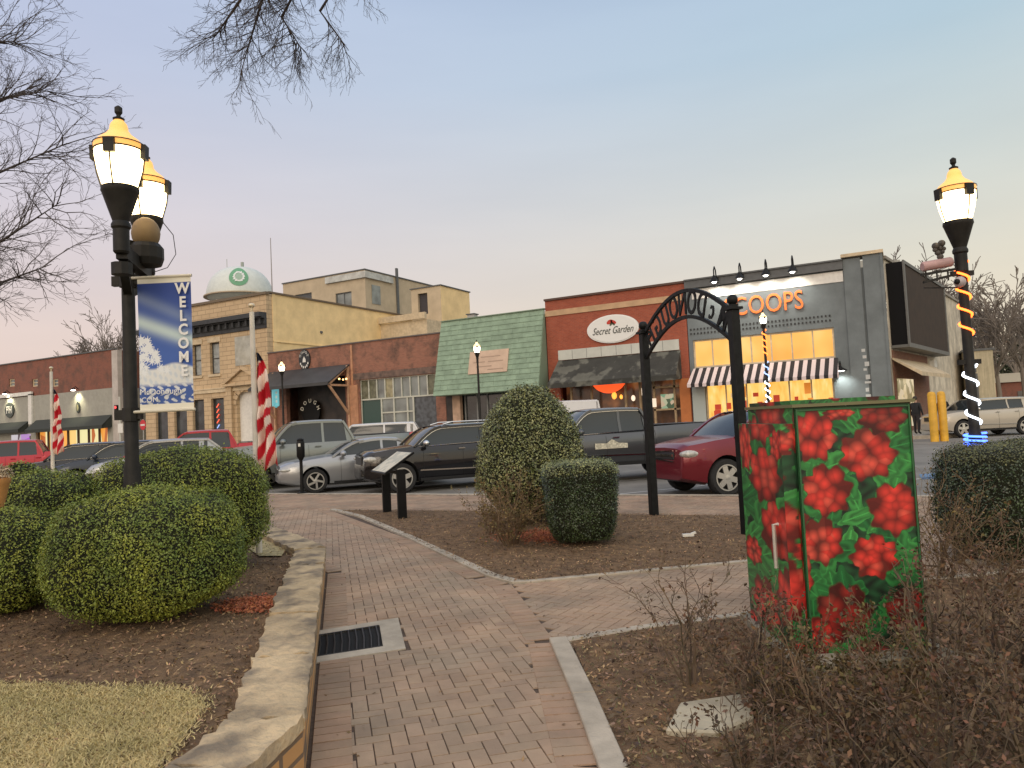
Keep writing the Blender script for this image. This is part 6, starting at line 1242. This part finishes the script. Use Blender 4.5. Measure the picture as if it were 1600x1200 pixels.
    # roof skin and pillars
    b = MB(); xs = [g1+.12]+[g1+(g2-g1)*k/7 for k in range(8)]+[g2-.10]; xs = sorted(set(xs), reverse=True); prev = None
    for x in xs:
        R_ = gsec(x); P_ = [(x, s*y*(1.012), z+.012) for s, (y, z) in ((1,R_[2]),(1,R_[3]),(1,R_[4]),(-1,R_[3]),(-1,R_[2]))]; P_ = [(x, R_[2][0]*1.02, R_[2][1]-.05)]+P_+[(x, -R_[2][0]*1.02, R_[2][1]-.05)]
        if prev: b.add(prev+P_, [(j, j+1, j+8, j+7) for j in range(6)])
        prev = P_
    for s in (1, -1):
        def gp(x, k, off=.012): R_ = gsec(x); return Vector((x, s*(R_[k][0]+off), R_[k][1]))
        q = [gp(g0+(g1-g0)*k/5, 2) for k in range(6)]
        for k in range(5): b.beam(q[k]+Vector((0,0,.01)), q[k+1]+Vector((0,0,.01)), .05, .075, (0,1,0))
        bx = g1+(g2-g1)*(.52 if not pk else .55); pil = [(bx, .07)]
        if kind in ('suv','crossover','boxy','tall'): pil.append((g2+.22, .16))
        if kind == 'van': pil += [(.6,.3),(-.6,.9),(-1.9,1.0),(-1.2,.9)]
        for x, w in pil: R_ = gsec(x); b.add([(x-w/2,s*(R_[0][0]+.012),R_[0][1]),(x+w/2,s*(R_[0][0]+.012),R_[0][1]),(x+w/2,s*(R_[1][0]+.012),R_[1][1]),(x-w/2,s*(R_[1][0]+.012),R_[1][1]),(x-w/2,s*(R_[2][0]+.012),R_[2][1]),(x+w/2,s*(R_[2][0]+.012),R_[2][1])], [(0,1,2,3),(3,2,5,4)])
        for x in (g2, g2+(g3-g2)*.5): pass
        q = [gp(g2+(g3-g2)*k/4, 2) for k in range(5)]
        for k in range(4): b.beam(q[k], q[k+1], .06, .12 if kind != 'sedan' else .10, (0,1,0))
        R_ = gsec(g2); R3 = gsec(g3+.02); b.add([(g3,s*(R3[0][0]+.01),bz-.02),(g2+.02 if not pk else g2-.08,s*(R_[0][0]+.01),bz),(g2+.02 if not pk else g2-.02,s*(R_[2][0]+.012),R_[2][1]),((g2+g3)/2,s*(gsec((g2+g3)/2)[2][0]+.012),gsec((g2+g3)/2)[2][1])], [(0,1,2,3)])
    rf = b.build('roof', pm, smooth=40, **K)
    if rack:
        b = MB()
        for s in (1,-1): b.tube([(g1-.1,s*wr*.86,H_-.03),(g1-.35,s*wr*.86,H_+.03),(g2+.3,s*wr*.86,H_+.03),(g2+.02,s*wr*.86,H_-.04)], .022, 6)
        b.build('roof_rail', M_chrome, smooth=40, **K)
    if chrome:
        b = MB()
        for s in (1,-1):
            q = []
            for x in [g0-.12+(g1-g0+.12)*k/5 for k in range(6)]+[g1+(g2-g1)*k/4 for k in range(1,5)]: R_ = gsec(min(x, g0-.01)); q.append(Vector((x, s*(R_[2][0]+.03), R_[2][1]-.045)))
            for k in range(len(q)-1): b.beam(q[k], q[k+1], .014, .02, (0,1,0))
            b.beam((g0-.12,s*(wb+.012),bz+.0),(g2-.1,s*(wb+.012),bz+.06),.014,.025,(0,1,0))
        b.build('window_trim', M_chrome, **K)
    # wheels
    for ax_ in (S['fx'], S['rx']):
        for s in (1, -1):
            r = S['r']; y = s*(hw-.13); b = MB(); b.lathe([(r*.60,-.11),(r*.93,-.115),(r,-.08),(r,.08),(r*.93,.115),(r*.60,.11),(r*.60,-.11)], (ax_,y,r), 28, 'y', cap=False); w_ = b.build('wheel', M_tyre, smooth=40, **K); ORG[w_.name] = Vector()
            b = MB(); yo = y+s*.085; b.c = 1; b.lathe([(.01,-.01),(r*.66,-.01),(r*.66,.0),(.01,.0)], (ax_,yo-s*.05,r), 24, 'y'); b.c = 0
            b.lathe([(r*.62,-.03),(r*.70,-.03),(r*.71,.03),(r*.64,.03),(r*.62,-.03)], (ax_,yo,r), 28, 'y', cap=False); b.lathe([(.01,-.02),(r*.17,-.02),(r*.15,.03),(.01,.035)], (ax_,yo,r), 14, 'y')
            ns = {'spoke5':5,'spoke6':6,'swirl':5,'multi':10}[rim]
            for k in range(ns):
                t = 2*math.pi*k/ns+.3; t2 = t+(.5 if rim == 'swirl' else 0); wd_ = {'spoke5':.30,'spoke6':.30,'swirl':.16,'multi':.11}[rim]*r
                b.beam((ax_+r*.12*math.cos(t),yo+s*.015,r+r*.12*math.sin(t)),(ax_+r*.66*math.cos(t2),yo+s*.01,r+r*.66*math.sin(t2)),.03,wd_,(-math.sin((t+t2)/2),0,math.cos((t+t2)/2)))
            b.build('rim', [rimcol or mat('alloy', (.55,.54,.50), .3, metal=.7), M_seam], parent=w_, world=False, smooth=40)
    # lamps, grille, mirrors, handles, seams
    zt = float(np.interp(hl-.12, tx, tz)); 
    for s in (1, -1):
        zL = S['top'][1][1]-.09 if kind != 'pickup' else .98; b = MB(); hh = .075 if kind == 'sedan' else .11
        b.ell((hl-.24, s*hw*.73, zL), (.25,.17,hh*.85), 16, 10); b.build('headlight', M_hl, smooth=60, **K)
        b = MB(); b.ell((-hl+.16, s*hw*.80, S['top'][-3][1]-.17), (.17,.16,.13 if kind != 'pickup' else .2), 12, 8); b.build('tail_light', M_tail, smooth=60, **K)
        b = MB(); mx = g0-.28; b.ell((mx, s*(hw+.10), bz+.08), (.09,.13,.085), 12, 8); b.beam((mx,s*wb,bz+.02),(mx,s*(hw+.05),bz+.05),.06,.04); b.build('mirror', M_chrome if chrome and kind == 'suv' else pm, smooth=60, **K)
        b = MB()
        for hx in ([-.15,-1.05] if kind != 'pickup' else [.15,-.75]): b.beam((hx-.09,s*(hw*.985+.012),bz-.10),(hx+.09,s*(hw*.985+.012),bz-.10),.02,.03)
        b.build('door_handle', M_chrome if chrome else pm, **K)
        b = MB(); yy = s*(hw+.001)
        for sx_ in ((g0-.22,-.18,-1.15) if kind != 'pickup' else (g0-.2,.42,-.62,-.96)):
            h_ = float(np.interp(sx_, tx, tz))-S['zb']; q = [Vector((sx_, s*(hw*f_+.001), S['zb']+h_*t_)) for t_, f_ in ((.1,.965),(.26,.985),(.52,1),(.76,.985),(.92,.95))]
            for za, zc in zip(q, q[1:]): b.beam(za, zc, .008, .006, (1,0,0))
        b.box(-1.0, 1.0, min(yy*.985,yy*1.004), max(yy*.985,yy*1.004), S['zb']+.02, S['zb']+.10); b.build('door_seam', M_seam, **K)
    b = MB(); gz = S['top'][1][1]-.13; b.beam((hl-.05,-hw*.44,gz),(hl-.05,hw*.44,gz),.12,.15 if kind in ('sedan','crossover','tall') else .24); b.beam((hl-.07,-hw*.6,S['zb']+.16),(hl-.07,hw*.6,S['zb']+.16),.12,.13); gr = b.build('grille', M_trim, bevel=.02, **K)
    b = MB()
    for k in (-1,1): b.beam((hl+.012,-hw*.44,gz+k*(.07 if kind in ('sedan','crossover','tall') else .11)),(hl+.012,hw*.44,gz+k*(.07 if kind in ('sedan','crossover') else .11)),.03,.022)
    if kind == 'tall': b.beam((hl+.02,-hw*.42,gz+.01),(hl+.02,hw*.42,gz+.01),.03,.05)
    b.build('grille_trim', M_chrome, parent=gr, world=False)
    if kind in ('suv','pickup','crossover'):
        b = MB()
        for s in (1,-1): b.beam((-1.0,s*(hw+.005),S['zb']+.26),(1.0,s*(hw+.005),S['zb']+.30),.02,.03)
        b.build('side_moulding', M_chrome if chrome else M_trim, **K)
    if pk: b = MB(); b.box(-2.85,-1.0,-hw*.78,hw*.78,1.425,1.44); b.build('bed_cover', M_trim, **K)
    if decal:
        R = Matrix.Rotation(math.pi, 4, 'Z') @ Matrix.Rotation(math.radians(90), 4, 'X')
        b = MB(); pts = [(.75,hw+.012,.88),(.35,hw+.012,.88),(-.15,hw+.012,.88),(-.15,hw+.012,1.0),(.1,hw+.012,1.02),(.28,hw+.012,1.12),(.42,hw+.012,1.02),(.75,hw+.012,1.03)]; b.extr(pts, (0,.004,0)); b.build('door_decal', mat('decal_cream', (.55,.52,.40), .6, var=.3, scale=20), **K)
    return o
def yawv(beta): c = math.radians(beta); cx, cy = -math.cos(c), -math.sin(c); return math.atan2(.469*cx+.883*cy, .883*cx-.469*cy)
def park(px, py, d, beta, which='fw', kind='sedan', **k):   # front left wheel (fw), nose (n) or centre (c) seen at px
    y = yawv(beta); S = SPEC[kind]; P = PD(px, d, -.1) if d else G(px, py, -.1); R = Matrix.Rotation(y, 3, 'Z')
    off = {'fw': Vector((S['fx'], S['W']/2, 0)), 'n': Vector((S['L']/2, 0, 0)), 'c': Vector()}[which]; return car(kind, loc=tuple(P-R@off), yaw=y, **k)
gc = 'vehicles parked nose in along the near kerb'
silver = paint_m('silver_paint', (.33,.34,.35)); blackp = paint_m('black_car_paint', (.006,.006,.008), 0, .12); greyp = paint_m('grey_green_paint', (.20,.215,.20)); dgrey = paint_m('dark_grey_paint', (.09,.095,.10)); maroon = paint_m('maroon_paint', (.16,.012,.022), .4); redp = paint_m('red_paint', (.38,.015,.025), .3); whitep = paint_m('white_car_paint', (.62,.62,.62), 0, .3); navy = paint_m('navy_paint', (.02,.028,.042), .3)
park(494, 771, None, 22, kind='sedan', lab='silver saloon with dark swirl wheels parked behind the parking meter', cat='car', name='saloon_car', pm=silver, group=gc, rim='swirl', chrome=False)
park(630, 771, None, 22, kind='suv', lab='black chrome trimmed estate car parked behind the slanted reading panel', cat='car', name='estate_car', pm=blackp, group=gc, rim='spoke5', rack=True)
park(1140, 776, None, 18, kind='tall', lab='maroon crossover car with cream alloy wheels half behind the arch post', cat='car', name='crossover_car', pm=maroon, group=gc, rim='spoke6', chrome=False)
park(953, 740, 20.2, 14, 'c', kind='pickup', lab='dark grey pickup truck with a cream door decal behind the box bush', cat='pickup truck', name='pickup_truck', pm=dgrey, group=gc, decal=True)
park(404, 760, 22.3, 24, kind='pickup', lab='grey green pickup truck behind the flag and the silver saloon', cat='pickup truck', name='pickup_truck', pm=greyp, group=gc, sc=1.06, chrome=False)
park(372, 740, 24.5, 25, 'n', kind='sedan', lab='dark blue car mostly hidden behind the large hedge, right of the red pickup', cat='car', name='saloon_car', pm=navy, group=gc, chrome=False)
park(330, 735, 27.5, 22, 'c', kind='pickup', lab='red pickup truck behind the wide hedge in front of the stone building', cat='pickup truck', name='pickup_truck', pm=redp, group=gc, chrome=False)
park(138, 735, 25.5, 22, 'n', kind='crossover', lab='silver car behind the twin lamp post and the hedges', cat='car', name='crossover_car', pm=silver, group=gc)
park(82, 735, 26.5, 22, 'n', kind='crossover', lab='dark blue car with bright roof line right of the slender flagpole', cat='car', name='crossover_car', pm=navy, group=gc)
park(16, 735, 27, 22, 'n', kind='crossover', lab='black car crossed by the slender flagpole', cat='car', name='crossover_car', pm=blackp, group=gc)
park(35, 730, 32, 24, 'c', kind='pickup', lab='red pickup truck at the left edge of the picture', cat='pickup truck', name='pickup_truck', pm=redp, group=gc, chrome=False)
park(582, 700, 33.5, 5, 'c', kind='boxy', lab='boxy white off road car in front of the steel shop windows', cat='car', name='off_road_car', pm=whitep, chrome=False)
park(850, 700, 34, 5, 'c', kind='van', lab='white van behind the dome bush in front of the red brick shop', cat='van', name='white_van', pm=whitep, chrome=False)
park(1508, 684, None, 4, kind='suv', lab='champagne estate car on the side street behind the rope lit lamp', cat='car', name='estate_car', pm=paint_m('champagne_paint', (.44,.40,.33), .2), rim='spoke5', rack=False)
# ---------------- people ----------------
def person(label, loc, yaw, jc, lc):
    o = thing('person', label, 'person', loc, yaw); me = bpy.data.meshes.new('body'); J = {}; vs = []; rd = []; es = []
    def a(n, p, r, par=None): J[n] = len(vs); vs.append(p); rd.append(r); (es.append((J[par], J[n])) if par else None)
    a('pel', (0,0,.98), (.17,.12)); a('wai', (0,.01,1.12), (.19,.15), 'pel'); a('che', (0,.02,1.35), (.22,.16), 'wai'); a('nek', (0,.0,1.50), (.07,.07), 'che'); a('n2', (0,-.01,1.57), (.055,.055), 'nek'); a('hd', (0,-.02,1.66), (.085,.10), 'n2'); a('h2', (0,-.015,1.75), (.07,.085), 'hd')
    for s, t in ((1,'l'),(-1,'r')):
        a('sh'+t, (s*.19,.02,1.43), (.075,.075), 'che'); a('el'+t, (s*.27,.03,1.16), (.05,.05), 'sh'+t); a('wr'+t, (s*.27,-.08,.93), (.034,.034), 'el'+t); a('pa'+t, (s*.27,-.10,.86), (.036,.02), 'wr'+t); a('fi'+t, (s*.265,-.12,.79), (.022,.014), 'pa'+t)
        a('hi'+t, (s*.10,0,.90), (.11,.11), 'pel'); a('kn'+t, (s*.11,-.03*s,.50), (.075,.075), 'hi'+t); a('an'+t, (s*.12,.04-.06*s,.10), (.045,.05), 'kn'+t); a('to'+t, (s*.13,-.14-.06*s,.035), (.045,.03), 'an'+t)
    me.from_pydata(vs, es, []); ob = bpy.data.objects.new('body', me); COL.objects.link(ob); sk_ = ob.modifiers.new('s', 'SKIN')
    for i, r in enumerate(rd): me.skin_vertices[0].data[i].radius = r
    me.skin_vertices[0].data[0].use_root = True; su = ob.modifiers.new('u', 'SUBSURF'); su.levels = 2; dg = bpy.context.evaluated_depsgraph_get(); nm = bpy.data.meshes.new_from_object(ob.evaluated_get(dg)); ob.modifiers.clear(); ob.data = nm; ob.parent = o
    nm.materials.clear()
    for m_ in (jc, lc, mat('skin', (.42,.25,.17), .6), M_blk): nm.materials.append(m_)
    for p in nm.polygons: c = p.center; p.use_smooth = True; p.material_index = 3 if c.z < .1 else (2 if (c.z > 1.52 or (c.z < .89 and abs(c.x) > .22)) else (1 if c.z < .95 else 0))
    b = MB(); b.ell((0,.015,1.715), (.10,.115,.11), 14, 10); b.v = [v if not (v[1] < -.04 and v[2] < 1.74) else (v[0]*.9, -.03, v[2]) for v in b.v]; b.build('hair', mat('dark_hair', (.03,.02,.015), .7), o, world=False, smooth=60)
    b = MB(); b.ell((0,-.125,1.655), (.012,.02,.02), 8, 6)
    for s in (1,-1): b.ell((s*.035,-.105,1.69), (.012,.008,.008), 8, 6)
    b.ell((0,-.11,1.605), (.025,.008,.006), 8, 6); b.build('face', mat('face_detail', (.20,.10,.08), .6), o, world=False, smooth=60); return o
jk = mat('black_jacket', (.012,.012,.013), .85); tr = mat('dark_trousers', (.025,.02,.02), .85)
p = PD(1434, 35.5, .05); person('person in a black jacket and dark trousers standing by the beige side wall', (p.x,p.y,.05), math.radians(150), jk, tr)
p = PD(1476, 36, .05); person('person in dark clothes half hidden behind the yellow bollards', (p.x,p.y,.05), math.radians(190), jk, tr)
